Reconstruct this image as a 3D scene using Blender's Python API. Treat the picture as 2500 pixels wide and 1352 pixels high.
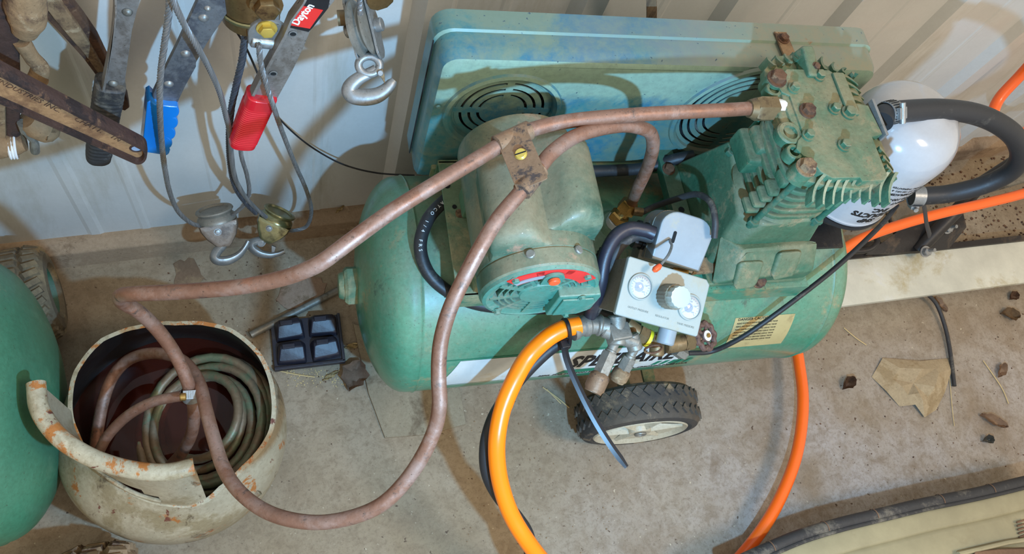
import bpy, bmesh, math, random
import numpy as np
from mathutils import Vector as V, Matrix
sc = bpy.context.scene
for o in list(bpy.data.objects): bpy.data.objects.remove(o)
random.seed(7)
pi = math.pi
# ------------------------------------------------------------------ camera
F, CX, CY, H = 1880.0, 1250.0, 676.0, 1.3
def _n(v): return v / np.linalg.norm(v)
_nad = _n(np.array([750 - CX, 1540 - CY, F])); _up = -_nad
_x = _n(np.array([6882 - CX, -155 - CY, F])); _x = _n(_x - _x.dot(_up) * _up)
_R = np.array([_x, np.cross(_up, _x), _up])          # rows: world axes seen from the camera
CAM = V((0, 0, H))
cam = bpy.data.objects.new('camera', bpy.data.cameras.new('camera')); sc.collection.objects.link(cam)
cam.matrix_world = Matrix(((_R[0][0], -_R[0][1], -_R[0][2], 0), (_R[1][0], -_R[1][1], -_R[1][2], 0), (_R[2][0], -_R[2][1], -_R[2][2], H), (0, 0, 0, 1)))
cam.data.sensor_width = 36; cam.data.lens = F / 2500 * 36; cam.data.clip_start = .02
sc.camera = cam
# ------------------------------------------------------------------ light
def S(r, g, b):
    return tuple(((c / 255) / 12.92 if c / 255 < .04045 else ((c / 255 + .055) / 1.055) ** 2.4) for c in (r, g, b)) + (1,)
w = bpy.data.worlds.new('world'); sc.world = w; w.use_nodes = True
w.node_tree.nodes['Background'].inputs[0].default_value = (1.0, .92, .78, 1)
w.node_tree.nodes['Background'].inputs[1].default_value = .86
def lamp(name, kind, loc, energy, col, size, target=None):
    d = bpy.data.lights.new(name, kind); d.energy = energy; d.color = col
    o = bpy.data.objects.new(name, d); o.location = loc; sc.collection.objects.link(o)
    if kind == 'AREA':
        d.size = size; o.rotation_euler = (V(target) - V(loc)).to_track_quat('-Z', 'Y').to_euler()
    else: d.shadow_soft_size = size
    return o
lamp('work_light', 'POINT', (.26, -.19, .95), 45, (.27, .60, 1.0), .012)
lamp('shop_ceiling_light', 'AREA', (1.2, -.7, 2.5), 26, (1.0, .84, .66), .5, (.7, .4, .1))
sc.view_settings.view_transform = 'Standard'; sc.view_settings.look = 'None'
sc.view_settings.exposure = 0.0; sc.view_settings.gamma = 1; sc.view_settings.use_curve_mapping = False
# ------------------------------------------------------------------ placing helpers
def ray(px, py): return V(_R @ np.array([(px - CX) / F, (py - CY) / F, 1.0]))
def at(px, py, x=None, y=None, z=None, d=None):
    r = ray(px, py)
    if d is not None: t = d
    elif z is not None: t = (z - H) / r.z
    elif y is not None: t = y / r.y
    else: t = x / r.x
    return CAM + r * t
YAW = math.radians(-5.5)
CM = Matrix.Translation((.136, .44, 0)) @ Matrix.Rotation(YAW, 4, 'Z')    # compressor frame: x along the tank, y to the wall
CI = CM.inverted()
def cat(px, py, a=None, b=None, c=None):
    r = CI.to_3x3() @ ray(px, py); o = CI @ CAM
    k, v = (0, a) if a is not None else (1, b) if b is not None else (2, c)
    return o + r * ((v - o[k]) / r[k])
def facing(px, py, d, roll=0, yaw=0, pitch=0):
    """frame at a real point: x right, y up, z outwards, turned by yaw / pitch / roll (degrees)"""
    r = ray(px, py); wv = -r.normalized()
    right = V(_R @ np.array([1., 0, 0])); u = (right - right.dot(wv) * wv).normalized(); v = wv.cross(u)
    m = Matrix((u, v, wv)).transposed().to_4x4()
    m = m @ Matrix.Rotation(-math.radians(roll), 4, 'Z') @ Matrix.Rotation(math.radians(yaw), 4, 'Y') @ Matrix.Rotation(-math.radians(pitch), 4, 'X')
    return Matrix.Translation(CAM + r * d) @ m
def align(p, axis, x=None):
    z = V(axis).normalized(); a = V(x) if x is not None else (V((1, 0, 0)) if abs(z.x) < .9 else V((0, 1, 0)))
    a = (a - a.dot(z) * z).normalized(); b = z.cross(a)
    return Matrix.Translation(V(p)) @ Matrix((a, b, z)).transposed().to_4x4()
def smooth(pts, n=8, closed=False):
    P = [V(p) for p in pts]; out = []; N = len(P)
    for i in range(N if closed else N - 1):
        if closed: p0, p1, p2, p3 = P[i - 1], P[i], P[(i + 1) % N], P[(i + 2) % N]
        else:
            p1, p2 = P[i], P[i + 1]; p0 = P[i - 1] if i else p1 * 2 - p2; p3 = P[i + 2] if i + 2 < N else p2 * 2 - p1
        for k in range(n):
            t = k / n
            out.append(.5 * ((2 * p1) + (p2 - p0) * t + (2 * p0 - 5 * p1 + 4 * p2 - p3) * t * t + (3 * p1 - p0 - 3 * p2 + p3) * t ** 3))
    if not closed: out.append(P[-1])
    return out
# ------------------------------------------------------------------ materials
class NT:
    def __init__(s, name):
        s.m = bpy.data.materials.new(name); s.m.use_nodes = True; s.t = s.m.node_tree; s.n = s.t.nodes
        s.b = s.n['Principled BSDF']; s.tc = s.n.new('ShaderNodeTexCoord').outputs['Object']
    def lk(s, a, b): s.t.links.new(a, b)
    def noise(s, scale, det=5, dist=0, rough=.6, stretch=None):
        n = s.n.new('ShaderNodeTexNoise'); n.inputs['Scale'].default_value = scale; n.inputs['Detail'].default_value = det
        n.inputs['Distortion'].default_value = dist; n.inputs['Roughness'].default_value = rough
        if stretch:
            mp = s.n.new('ShaderNodeMapping'); mp.inputs['Scale'].default_value = stretch; s.lk(s.tc, mp.inputs[0]); s.lk(mp.outputs[0], n.inputs[0])
        else: s.lk(s.tc, n.inputs[0])
        return n.outputs[0]
    def ramp(s, v, a, b):
        r = s.n.new('ShaderNodeMapRange'); r.inputs[1].default_value = a; r.inputs[2].default_value = b; s.lk(v, r.inputs[0]); return r.outputs[0]
    def mul(s, a, b):
        m = s.n.new('ShaderNodeMath'); m.operation = 'MULTIPLY'; s.lk(a, m.inputs[0])
        if isinstance(b, float) or isinstance(b, int): m.inputs[1].default_value = b
        else: s.lk(b, m.inputs[1])
        return m.outputs[0]
    def mix(s, f, a, b, mode='MIX', fac=1):
        m = s.n.new('ShaderNodeMix'); m.data_type = 'RGBA'; m.blend_type = mode
        if f is None: m.inputs[0].default_value = fac
        else: s.lk(f, m.inputs[0])
        for i, v in ((6, a), (7, b)):
            if isinstance(v, tuple): m.inputs[i].default_value = v
            else: s.lk(v, m.inputs[i])
        return m.outputs[2]
def mat(name, col, rough=.5, metal=0, layers=(), dust=None, bump=None, coat=0, vary=.12, vscale=9, grime=.45):
    """layers: (colour, scale, low, high[, stretch]) noise patches; dust: (colour, amount, scale) settles on upward faces"""
    t = NT(name); c = col
    hi = tuple(min(1, x * (1 + vary)) for x in col[:3]) + (1,); lo = tuple(x * (1 - vary) for x in col[:3]) + (1,)
    c = t.mix(t.ramp(t.noise(vscale), .35, .65), lo, hi)
    for L in layers:
        mid, hw = (L[2] + L[3]) / 2, (L[3] - L[2]) * .3
        f = t.ramp(t.noise(L[1], 8, .3, .72, L[4] if len(L) > 4 else None), mid - hw, mid + hw); c = t.mix(f, c, L[0])
    if dust:
        g = t.n.new('ShaderNodeNewGeometry'); sp = t.n.new('ShaderNodeSeparateXYZ'); t.lk(g.outputs['Normal'], sp.inputs[0])
        up = t.ramp(sp.outputs[2], -.1, .75)
        k = t.mul(t.mul(up, t.ramp(t.noise(dust[2], 6, .4), .28, .62)), dust[1])
        c = t.mix(k, c, dust[0])
        rr = t.n.new('ShaderNodeMapRange'); t.lk(k, rr.inputs[0]); rr.inputs[3].default_value = rough; rr.inputs[4].default_value = .9
        t.lk(rr.outputs[0], t.b.inputs['Roughness'])
    else: t.b.inputs['Roughness'].default_value = rough
    if layers:      # grime: fine mottling and dark specks
        g2 = t.ramp(t.noise(170, 8, 0, .75), .36, .64)
        c = t.mix(g2, t.mix(None, c, (.55, .50, .44, 1), 'MULTIPLY', grime), c)
        if grime > .3: c = t.mix(t.mul(t.ramp(t.noise(300, 3), .66, .70), .6), c, S(62, 50, 38))
    t.lk(c, t.b.inputs['Base Color']); t.b.inputs['Metallic'].default_value = metal
    t.b.inputs['Coat Weight'].default_value = coat
    if bump:
        bn = t.n.new('ShaderNodeBump'); bn.inputs['Strength'].default_value = bump[1]; bn.inputs['Distance'].default_value = .002
        t.lk(t.noise(bump[0], 6), bn.inputs['Height']); t.lk(bn.outputs[0], t.b.inputs['Normal'])
    return t.m
DUST = S(176, 158, 128)
G = {}
G['green'] = mat('tank_green', S(52, 134, 106), .28, 0, [(S(80, 132, 106), 7, .44, .6), (S(134, 136, 100), 8, .52, .64), (S(40, 96, 80), 14, .60, .68), (S(130, 84, 56), 50, .68, .74)], (DUST, .30, 6), (60, .12), .25)
G['green_cast'] = mat('cast_green', S(40, 94, 70), .45, 0, [(S(70, 112, 86), 9, .45, .65), (S(128, 122, 92), 18, .52, .66), (S(104, 74, 56), 34, .64, .72), (S(176, 164, 148), 44, .66, .72)], (S(138, 128, 96), .8, 16), (90, .5), .12)
G['green_plate'] = mat('plate_green', S(66, 112, 86), .55, 0, [(S(148, 144, 108), 14, .46, .66)], (S(150, 146, 112), .35, 20), (120, .25))
G['green_dark'] = mat('dark_green', S(40, 96, 76), .5, 0, [(S(120, 118, 88), 12, .5, .7)], (S(120, 116, 90), .5, 12), (80, .3))
G['motor'] = mat('motor_green', S(38, 88, 72), .36, 0, [(S(98, 114, 92), 11, .42, .60), (S(158, 122, 100), 14, .58, .68)], (S(146, 130, 100), .85, 9), (70, .2), .1)
G['motor_face'] = mat('motor_face_green', S(52, 128, 112), .35, 0, [(S(112, 140, 124), 22, .5, .7)], (S(150, 138, 112), .6, 12), (90, .2), .2)
G['guard_old'] = mat('guard_green', S(54, 112, 116), .36, 0, [(S(126, 152, 132), 3.4, .44, .60), (S(52, 122, 160), 5, .56, .70), (S(142, 120, 88), 26, .68, .76)], (S(142, 134, 112), .80, 3.2), (50, .08), .3)
def guard_mat():
    t = NT('guard_green'); geo = t.n.new('ShaderNodeNewGeometry'); sp = t.n.new('ShaderNodeSeparateXYZ'); t.lk(geo.outputs['Normal'], sp.inputs[0])
    po = t.n.new('ShaderNodeSeparateXYZ'); t.lk(t.tc, po.inputs[0])
    c = t.mix(t.ramp(t.noise(7, 7), .42, .58), S(44, 104, 128), S(58, 116, 118))
    c = t.mix(t.ramp(t.noise(5, 8, .3, .7), .50, .60), c, S(104, 124, 108))                       # thin grey film
    front = t.ramp(sp.outputs[1], -.75, -.9); up = t.ramp(sp.outputs[2], .3, .9)
    a = t.n.new('ShaderNodeMath'); t.lk(po.outputs[2], a.inputs[0]); m2 = t.mul(t.noise(6, 8, .4, .7), .16); t.lk(m2, a.inputs[1])
    c = t.mix(t.mul(t.mul(front, t.ramp(a.outputs[0], .625, .645)), .85), c, S(142, 166, 142))      # old dust clinging to the upper face
    e = t.n.new('ShaderNodeMath'); t.lk(po.outputs[0], e.inputs[0]); t.lk(t.mul(t.noise(9, 8), .5), e.inputs[1])
    c = t.mix(t.mul(t.mul(up, t.ramp(e.outputs[0], .48, .72)), .8), c, S(136, 130, 108))
    c = t.mix(t.mul(t.ramp(t.noise(90, 8, 0, .75), .42, .62), .5), c, S(110, 130, 116))
    c = t.mix(t.ramp(t.noise(150, 3), .69, .72), c, S(40, 66, 84))
    c = t.mix(t.ramp(t.noise(26, 6), .68, .72), c, S(132, 104, 74))
    t.lk(c, t.b.inputs['Base Color']); t.b.inputs['Roughness'].default_value = .42; t.b.inputs['Coat Weight'].default_value = .15
    return t.m
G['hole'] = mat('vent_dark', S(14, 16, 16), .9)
G['copper'] = mat('old_copper', S(138, 94, 72), .40, .4, [(S(156, 122, 106), 16, .45, .62), (S(84, 66, 58), 60, .56, .68), (S(160, 100, 70), 30, .60, .70)], (S(160, 132, 116), .35, 30), (140, .2))
G['copper_green'] = mat('coil_copper', S(126, 106, 82), .5, .3, [(S(112, 120, 92), 26, .45, .6), (S(104, 158, 138), 17, .62, .72)], None, (140, .2))
G['copper_hot'] = mat('bare_copper', S(158, 96, 66), .42, .4, [(S(100, 68, 50), 40, .55, .7)], None, (140, .2))
G['brown_steel'] = mat('brown_strap', S(140, 110, 84), .55, .3, [(S(78, 66, 62), 38, .52, .62), (S(160, 120, 86), 24, .55, .7)], None, (160, .3))
G['brass'] = mat('brass', S(176, 138, 76), .35, .8, [(S(110, 84, 50), 60, .55, .7)])
G['brass_dirty'] = mat('dirty_brass', S(128, 106, 74), .5, .5, [(S(90, 70, 50), 60, .5, .7), (S(160, 140, 110), 40, .55, .7)])
G['gold'] = mat('brass_screw', S(214, 184, 90), .3, .6)
G['steel'] = mat('zinc_steel', S(150, 150, 148), .42, .6, [(S(110, 108, 104), 30, .52, .7)], None, (120, .1))
G['steel_dull'] = mat('dull_steel', S(140, 136, 126), .5, .5, [(S(100, 94, 84), 26, .5, .68), (S(168, 160, 146), 40, .6, .7)], None, (120, .2))
G['galv'] = mat('galvanised_bar', S(120, 124, 128), .45, .55, [(S(92, 96, 104), 22, .45, .6), (S(150, 150, 148), 40, .6, .72)], None, (120, .15))
G['bar_warm'] = mat('warm_steel_bar', S(150, 144, 138), .42, .5, [(S(124, 116, 108), 18, .48, .64)], None, (140, .1))
G['zinc_yellow'] = mat('yellow_zinc', S(150, 146, 108), .25, .8, [(S(96, 92, 70), 20, .5, .68)])
G['bronze'] = mat('bronze_hub', S(140, 112, 74), .3, .75, [(S(84, 60, 44), 26, .5, .68)])
G['rust'] = mat('rusty_iron', S(104, 72, 50), .75, .15, [(S(72, 50, 40), 26, .46, .6), (S(168, 132, 96), 34, .56, .7)], None, (110, .8))
G['rust_dark'] = mat('dark_rust', S(74, 52, 44), .7, .2, [(S(130, 96, 70), 36, .54, .7), (S(48, 36, 34), 20, .5, .6)], None, (110, .8))
G['rust_tan'] = mat('tan_rust_face', S(164, 124, 84), .75, .1, [(S(128, 92, 62), 22, .46, .62), (S(84, 58, 44), 40, .62, .70)], None, (120, .5))
G['rust_light'] = mat('pale_rust', S(140, 112, 80), .8, 0, [(S(90, 66, 48), 20, .46, .62), (S(166, 142, 110), 40, .56, .68)], None, (70, .9))
G['rubber'] = mat('black_rubber', S(34, 34, 36), .5, 0, [(S(72, 68, 62), 26, .55, .72)], None, (90, .2), grime=.1)
G['rubber_dusty'] = mat('dusty_rubber', S(52, 50, 50), .6, 0, [(S(112, 104, 92), 18, .48, .68)], None, (90, .3))
G['tire'] = mat('dusty_tire', S(46, 46, 46), .75, 0, [(S(134, 114, 88), 10, .5, .62)], (S(126, 108, 84), .5, 12), (90, .4))
G['tire_tan'] = mat('muddy_tire', S(96, 84, 66), .85, 0, [(S(140, 122, 92), 14, .46, .62)], (S(140, 122, 92), .5, 12), (90, .5))
G['cream'] = mat('cream_plastic', S(190, 178, 152), .45, 0, [(S(150, 132, 104), 16, .55, .7)], None, (60, .1))
G['orange'] = mat('orange_hose', S(250, 102, 22), .35, 0, [], None, (60, .05), .3, .04)
G['orange_pale'] = mat('yellow_orange_hose', S(255, 126, 0), .32, 0, [], None, (60, .05), .1, .04)
G['white_can'] = mat('white_enamel', S(170, 168, 168), .16, 0, [(S(160, 155, 150), 8, .5, .7)], None, None, .5, .03, grime=.1)
G['ink'] = mat('black_ink', S(22, 22, 24), .5)
G['grey_box'] = mat('grey_enamel', S(138, 146, 150), .42, 0, [(S(150, 148, 132), 16, .52, .7), (S(130, 92, 66), 60, .70, .76)], None, (60, .05), grime=.1)
G['grey_side'] = mat('grey_dusty_side', S(140, 138, 126), .55, 0, [(S(158, 150, 130), 14, .45, .65)], None, (60, .1))
G['panel'] = mat('panel_grey', S(146, 150, 142), .4, 0, [(S(152, 146, 126), 12, .48, .68)], None, (60, .05), 0, .05, grime=.1)
G['clear'] = mat('knob_grey', S(154, 160, 148), .25, 0, [], None, None, .4)
G['knob_side'] = mat('knob_side', S(112, 104, 86), .5, 0, [(S(140, 128, 104), 30, .5, .7)])
G['dial'] = mat('dial_white', S(222, 222, 220), .3)
G['dial_blue'] = mat('dial_blue', S(88, 108, 168), .3)
G['glass'] = None
G['red'] = mat('red_plastic', S(206, 30, 42), .3, 0, [(S(226, 84, 84), 20, .56, .7)], None, None, .3, .06, grime=.1)
G['red_label'] = mat('red_label', S(214, 44, 40), .4, 0, [(S(178, 120, 110), 40, .62, .72)], grime=.1)
G['red_tip'] = mat('orange_tip', S(222, 84, 40), .3)
G['blue'] = mat('blue_plastic', S(16, 118, 200), .22, 0, [], None, None, .6, .08, grime=.1)
G['white'] = mat('white_paint', S(226, 226, 226), .5)
G['decal'] = mat('decal_white', S(196, 200, 196), .35, 0, [(S(186, 174, 146), 9, .52, .68)], grime=.1)
G['decal_green'] = mat('decal_green', S(30, 112, 84), .4)
G['label_tan'] = mat('label_tan', S(176, 158, 110), .5, 0, [(S(150, 132, 90), 20, .5, .68)], grime=.1)
G['black'] = mat('black_plastic', S(26, 26, 30), .4, 0, [(S(60, 56, 54), 24, .55, .72)])
G['black_gloss'] = mat('black_vinyl', S(40, 38, 48), .42, 0, [(S(64, 58, 56), 14, .5, .7)], None, (30, .4), grime=.1)
G['black_steel'] = mat('black_steel', S(44, 40, 38), .45, .2, [(S(92, 76, 60), 12, .5, .7)], None, (90, .2))
G['rope'] = mat('wire_rope', S(128, 126, 124), .45, .5)
G['rope_dark'] = mat('dark_wire_rope', S(78, 80, 86), .5, .4)
G['wood'] = mat('old_wood', S(112, 92, 68), .8, 0, [(S(74, 58, 44), 30, .5, .62, (1, 1, .12))], None, (90, .5))
G['leaf'] = mat('dry_leaf', S(184, 152, 122), .8, 0, [(S(110, 80, 58), 30, .5, .64)])
G['leaf_dark'] = mat('brown_leaf', S(120, 88, 64), .8, 0, [(S(140, 106, 76), 40, .55, .7)])
G['straw'] = mat('straw', S(196, 170, 120), .8)
G['card'] = mat('cardboard', S(172, 152, 120), .85, 0, [(S(154, 132, 98), 14, .48, .62)], None, (40, .4))
G['scrap_pink'] = mat('pink_scrap', S(158, 130, 108), .9, 0, [(S(132, 106, 82), 20, .48, .6)], None, (40, .4))
G['scrap_brown'] = mat('brown_scrap', S(122, 98, 76), .9, 0, [(S(140, 116, 88), 20, .48, .6)], None, (40, .4))
G['card_grey'] = mat('dirty_cardboard', S(146, 132, 108), .85, 0, [(S(116, 100, 78), 12, .5, .66)], None, (40, .4))
G['board'] = mat('white_board', S(204, 200, 182), .38, 0, [(S(180, 166, 130), 5, .48, .66), (S(214, 212, 202), 9, .55, .68)], None, (40, .06), grime=.1)
G['lid'] = mat('tan_plastic', S(156, 143, 110), .4, 0, [(S(144, 130, 98), 6, .48, .66)], None, (40, .06), grime=.1)
G['rim_rust'] = mat('rusty_rim', S(178, 164, 136), .45, 0, [(S(150, 134, 104), 14, .46, .60), (S(172, 106, 48), 34, .50, .58), (S(104, 54, 42), 26, .59, .63)], None, (60, .2), .1)
G['bucket'] = mat('tan_enamel', S(168, 154, 128), .45, 0, [(S(142, 126, 96), 9, .45, .60), (S(96, 80, 58), 24, .56, .66, (1, 1, .35)), (S(160, 98, 46), 24, .58, .65), (S(106, 58, 44), 20, .63, .66)], None, (60, .12), .1)
G['char'] = mat('charred_edge', S(46, 44, 48), .7, 0, [(S(126, 112, 90), 60, .55, .7)], None, (160, .8))
G['inside'] = mat('tar_lining', S(16, 15, 15), .38, 0, [(S(34, 30, 28), 14, .5, .7)], None, (30, .5))
G['second_tank'] = mat('far_green', S(64, 122, 92), .4, 0, [(S(96, 140, 108), 5, .46, .64), (S(128, 136, 106), 14, .60, .72)], (S(122, 140, 110), .25, 6), (50, .1), .15)
def glassy(name, col, ior, tint):
    m = bpy.data.materials.new(name); m.use_nodes = True; t = m.node_tree; t.nodes.remove(t.nodes['Principled BSDF'])
    tr = t.nodes.new('ShaderNodeBsdfTransparent'); tr.inputs[0].default_value = tint
    df = t.nodes.new('ShaderNodeBsdfDiffuse'); df.inputs[0].default_value = col
    gl = t.nodes.new('ShaderNodeBsdfGlossy'); gl.inputs['Roughness'].default_value = .03
    fr = t.nodes.new('ShaderNodeFresnel'); fr.inputs[0].default_value = ior
    a = t.nodes.new('ShaderNodeMixShader'); a.inputs[0].default_value = .35; b = t.nodes.new('ShaderNodeMixShader')
    t.links.new(tr.outputs[0], a.inputs[1]); t.links.new(df.outputs[0], a.inputs[2]); t.links.new(fr.outputs[0], b.inputs[0])
    t.links.new(a.outputs[0], b.inputs[1]); t.links.new(gl.outputs[0], b.inputs[2]); t.links.new(b.outputs[0], t.nodes['Material Output'].inputs[0])
    return m
G['water'] = glassy('rusty_water', S(84, 36, 26), 1.33, (.55, .24, .16, 1))
G['glass'] = glassy('gauge_glass', S(210, 210, 210), 1.4, (.92, .93, .95, 1))
def floor_mat():
    t = NT('concrete_floor')
    c = t.mix(t.ramp(t.noise(2.2, 6), .38, .62), S(140, 122, 96), S(160, 144, 122))
    sp = t.n.new('ShaderNodeSeparateXYZ'); t.lk(t.tc, sp.inputs[0])
    g = t.mul(t.ramp(sp.outputs[0], .35, .8), t.ramp(sp.outputs[1], .32, .05))    # bare grey concrete away from the wall
    c = t.mix(t.mul(g, t.ramp(t.noise(3.5, 6), .3, .6)), c, S(166, 158, 152))
    c = t.mix(t.ramp(t.noise(6, 7, .4), .50, .72), c, S(132, 112, 88))
    c = t.mix(t.mul(t.ramp(t.noise(17, 7, .6), .60, .72), .5), c, S(112, 92, 70))
    c = t.mix(t.mul(t.ramp(t.noise(38, 9, .5, .8), .46, .60), .5), c, S(118, 100, 78))
    c = t.mix(t.mul(t.ramp(t.noise(150, 8, .3, .8), .50, .62), .45), c, S(104, 86, 66))
    c = t.mix(t.ramp(t.noise(70, 3), .68, .72), c, S(86, 68, 52))
    c = t.mix(t.ramp(t.noise(110, 2), .70, .76), c, S(190, 176, 150))
    t.lk(c, t.b.inputs['Base Color']); t.b.inputs['Roughness'].default_value = .85
    bn = t.n.new('ShaderNodeBump'); bn.inputs['Strength'].default_value = .35; bn.inputs['Distance'].default_value = .003
    t.lk(t.noise(60, 8), bn.inputs['Height']); t.lk(bn.outputs[0], t.b.inputs['Normal'])
    return t.m
G['floor'] = floor_mat(); G['guard'] = guard_mat()
G['wall'] = mat('wall_steel_paint', S(198, 197, 192), .42, 0, [(S(176, 172, 160), 4, .5, .7, (1, 1, .2)), (S(110, 86, 66), 55, .735, .77, (1, 1, .5))], None, (30, .03), .1, .04, grime=.1)
G['curb'] = mat('dusty_sill', S(156, 132, 106), .85, 0, [(S(128, 104, 80), 7, .48, .62), (S(176, 152, 124), 20, .58, .7)], None, (60, .5))
# ------------------------------------------------------------------ mesh builder
class B:
    def __init__(s, M=None): s.b = bmesh.new(); s.M = M or Matrix(); s.mi = 0
    def _new(s, verts, M=None):
        MM = s.M @ M if M is not None else s.M
        return [s.b.verts.new(MM @ V(v)) for v in verts]
    def face(s, vs):
        try: f = s.b.faces.new(vs); f.material_index = s.mi; return f
        except ValueError: return None
    def box(s, c, d, M=None, bev=0):
        c = V(c); x, y, z = V(d) / 2
        t = bmesh.new(); bmesh.ops.create_cube(t, size=1)
        for v in t.verts: v.co = V((v.co.x * 2 * x, v.co.y * 2 * y, v.co.z * 2 * z)) + c
        if bev: bmesh.ops.bevel(t, geom=list(t.edges), offset=bev, segments=2, profile=.5, affect='EDGES')
        s.merge(t, M); return s
    def merge(s, t, M=None):
        t.verts.ensure_lookup_table(); nv = s._new([v.co for v in t.verts], M)
        for i, v in enumerate(t.verts): v.index = i
        for f in t.faces: s.face([nv[v.index] for v in f.verts])
        t.free()
    def hull(s, pts, M=None, bev=0):
        t = bmesh.new()
        for p in pts: t.verts.new(V(p))
        r = bmesh.ops.convex_hull(t, input=list(t.verts))
        bmesh.ops.delete(t, geom=list({g for g in r['geom_interior'] + r['geom_unused'] if isinstance(g, bmesh.types.BMVert)}), context='VERTS')
        bmesh.ops.dissolve_limit(t, angle_limit=.02, verts=list(t.verts), edges=list(t.edges))
        if bev: bmesh.ops.bevel(t, geom=list(t.edges), offset=bev, segments=3, profile=.5, affect='EDGES')
        s.merge(t, M); return s
    def lathe(s, prof, M=None, n=32, a0=0, a1=2 * pi):
        full = abs(a1 - a0 - 2 * pi) < 1e-6; rings = []
        for r, h in prof:
            if r < 1e-6 and full: rings.append(s._new([(0, 0, h)], M)); continue
            rings.append(s._new([(r * math.cos(a0 + (a1 - a0) * k / n), r * math.sin(a0 + (a1 - a0) * k / n), h) for k in range(n if full else n + 1)], M))
        for A, Bq in zip(rings, rings[1:]):
            m = max(len(A), len(Bq))
            for k in range(n):
                k2 = (k + 1) % m if full else k + 1
                if len(A) == 1: s.face([A[0], Bq[k2], Bq[k]])
                elif len(Bq) == 1: s.face([A[k], A[k2], Bq[0]])
                else: s.face([A[k], A[k2], Bq[k2], Bq[k]])
        return s
    def cyl(s, p0, p1, r0, r1=None, n=20, bev=0):
        p0, p1 = V(p0), V(p1); r1 = r0 if r1 is None else r1; L = (p1 - p0).length
        pr = [(0, 0), (r0 - bev, 0), (r0, bev), (r1, L - bev), (r1 - bev, L), (0, L)] if bev else [(0, 0), (r0, 0), (r1, L), (0, L)]
        return s.lathe(pr, align(p0, p1 - p0), n)
    def hexn(s, p, axis, r, h): s.lathe([(0, 0), (r, 0), (r, h * .8), (r * .86, h), (0, h)], align(p, axis), 6); return s
    def bolt(s, p, axis, r, h, wash=True):
        if wash: s.cyl(V(p), V(p) + V(axis).normalized() * h * .2, r * 1.35, n=16)
        s.lathe([(r, h * .15), (r, h * .9), (r * .82, h), (0, h)], align(p, axis), 6); return s
    def tube(s, pts, r, n=10, closed=False, caps=True, flat=None, up=None):
        pts = [V(p) for p in pts]; N = len(pts); rings = []; nrm = None
        for i, p in enumerate(pts):
            if closed: tg = (pts[(i + 1) % N] - pts[i - 1])
            else: tg = pts[min(i + 1, N - 1)] - pts[max(i - 1, 0)]
            tg = tg.normalized()
            if up is not None: nrm = (V(up) - V(up).dot(tg) * tg).normalized()
            elif nrm is None:
                a = V((0, 0, 1)) if abs(tg.z) < .9 else V((1, 0, 0)); nrm = (a - a.dot(tg) * tg).normalized()
            else: nrm = (nrm - nrm.dot(tg) * tg).normalized()
            bn = tg.cross(nrm); rr = r[i] if isinstance(r, (list, tuple)) else r
            fx, fy = flat or (1, 1)
            rings.append(s._new([p + nrm * rr * fx * math.cos(2 * pi * k / n) + bn * rr * fy * math.sin(2 * pi * k / n) for k in range(n)]))
        for i in range(N if closed else N - 1):
            A, C = rings[i], rings[(i + 1) % N]
            for k in range(n): s.face([A[k], A[(k + 1) % n], C[(k + 1) % n], C[k]])
        if caps and not closed: s.face(rings[0][::-1]); s.face(rings[-1])
        return s
    def prism(s, poly, h0, h1, M=None, bev=0, holes=()):
        t = bmesh.new(); lo = [t.verts.new((x, y, h0)) for x, y in poly]
        f = t.faces.new(lo); ext = bmesh.ops.extrude_face_region(t, geom=[f])
        top = [g for g in ext['geom'] if isinstance(g, bmesh.types.BMVert)]
        for v in top: v.co.z = h1
        bmesh.ops.recalc_face_normals(t, faces=list(t.faces))
        if bev:
            es = [e for e in t.edges if all(v in top for v in e.verts)]
            bmesh.ops.bevel(t, geom=es, offset=bev, segments=2, profile=.5, affect='EDGES')
        s.merge(t, M); return s
    def quad(s, vs): s.face(s._new(vs)); return s
    def grid(s, rows):
        R = [s._new(r) for r in rows]
        for a, b in zip(R, R[1:]):
            for k in range(len(a) - 1): s.face([a[k], a[k + 1], b[k + 1], b[k]])
        return s
    def finish(s, name, m, parent=None, ang=35, solid=0, fix=True, wn=True):
        if fix: bmesh.ops.recalc_face_normals(s.b, faces=list(s.b.faces))
        inv = MW.get(parent.name, Matrix()).inverted() if parent else Matrix()
        s.b.transform(inv)
        me = bpy.data.meshes.new(name); s.b.to_mesh(me); s.b.free()
        for mm in (m if isinstance(m, (list, tuple)) else [m]): me.materials.append(G[mm] if isinstance(mm, str) else mm)
        me.polygons.foreach_set('use_smooth', [True] * len(me.polygons))
        try: me.set_sharp_from_angle(angle=math.radians(ang))
        except Exception: pass
        o = bpy.data.objects.new(name, me); sc.collection.objects.link(o)
        if parent: o.parent = parent; MW[o.name] = MW.get(parent.name, Matrix())
        if wn: md = o.modifiers.new('even_shading', 'WEIGHTED_NORMAL'); md.keep_sharp = True
        if solid:
            md = o.modifiers.new('thickness', 'SOLIDIFY'); md.thickness = solid; md.offset = 0
        return o
MW = {}
def tag(o, label, cat_, group=None, kind=None):
    o['label'] = label; o['category'] = cat_
    if group: o['group'] = group
    if kind: o['kind'] = kind
    return o
def thing(name, label, cat_, M, group=None):
    o = bpy.data.objects.new(name, None); sc.collection.objects.link(o)
    if not isinstance(M, Matrix): M = Matrix.Translation(V(M))
    o.matrix_world = M; o.empty_display_size = .02; MW[o.name] = M.copy()
    return tag(o, label, cat_, group)
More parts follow.
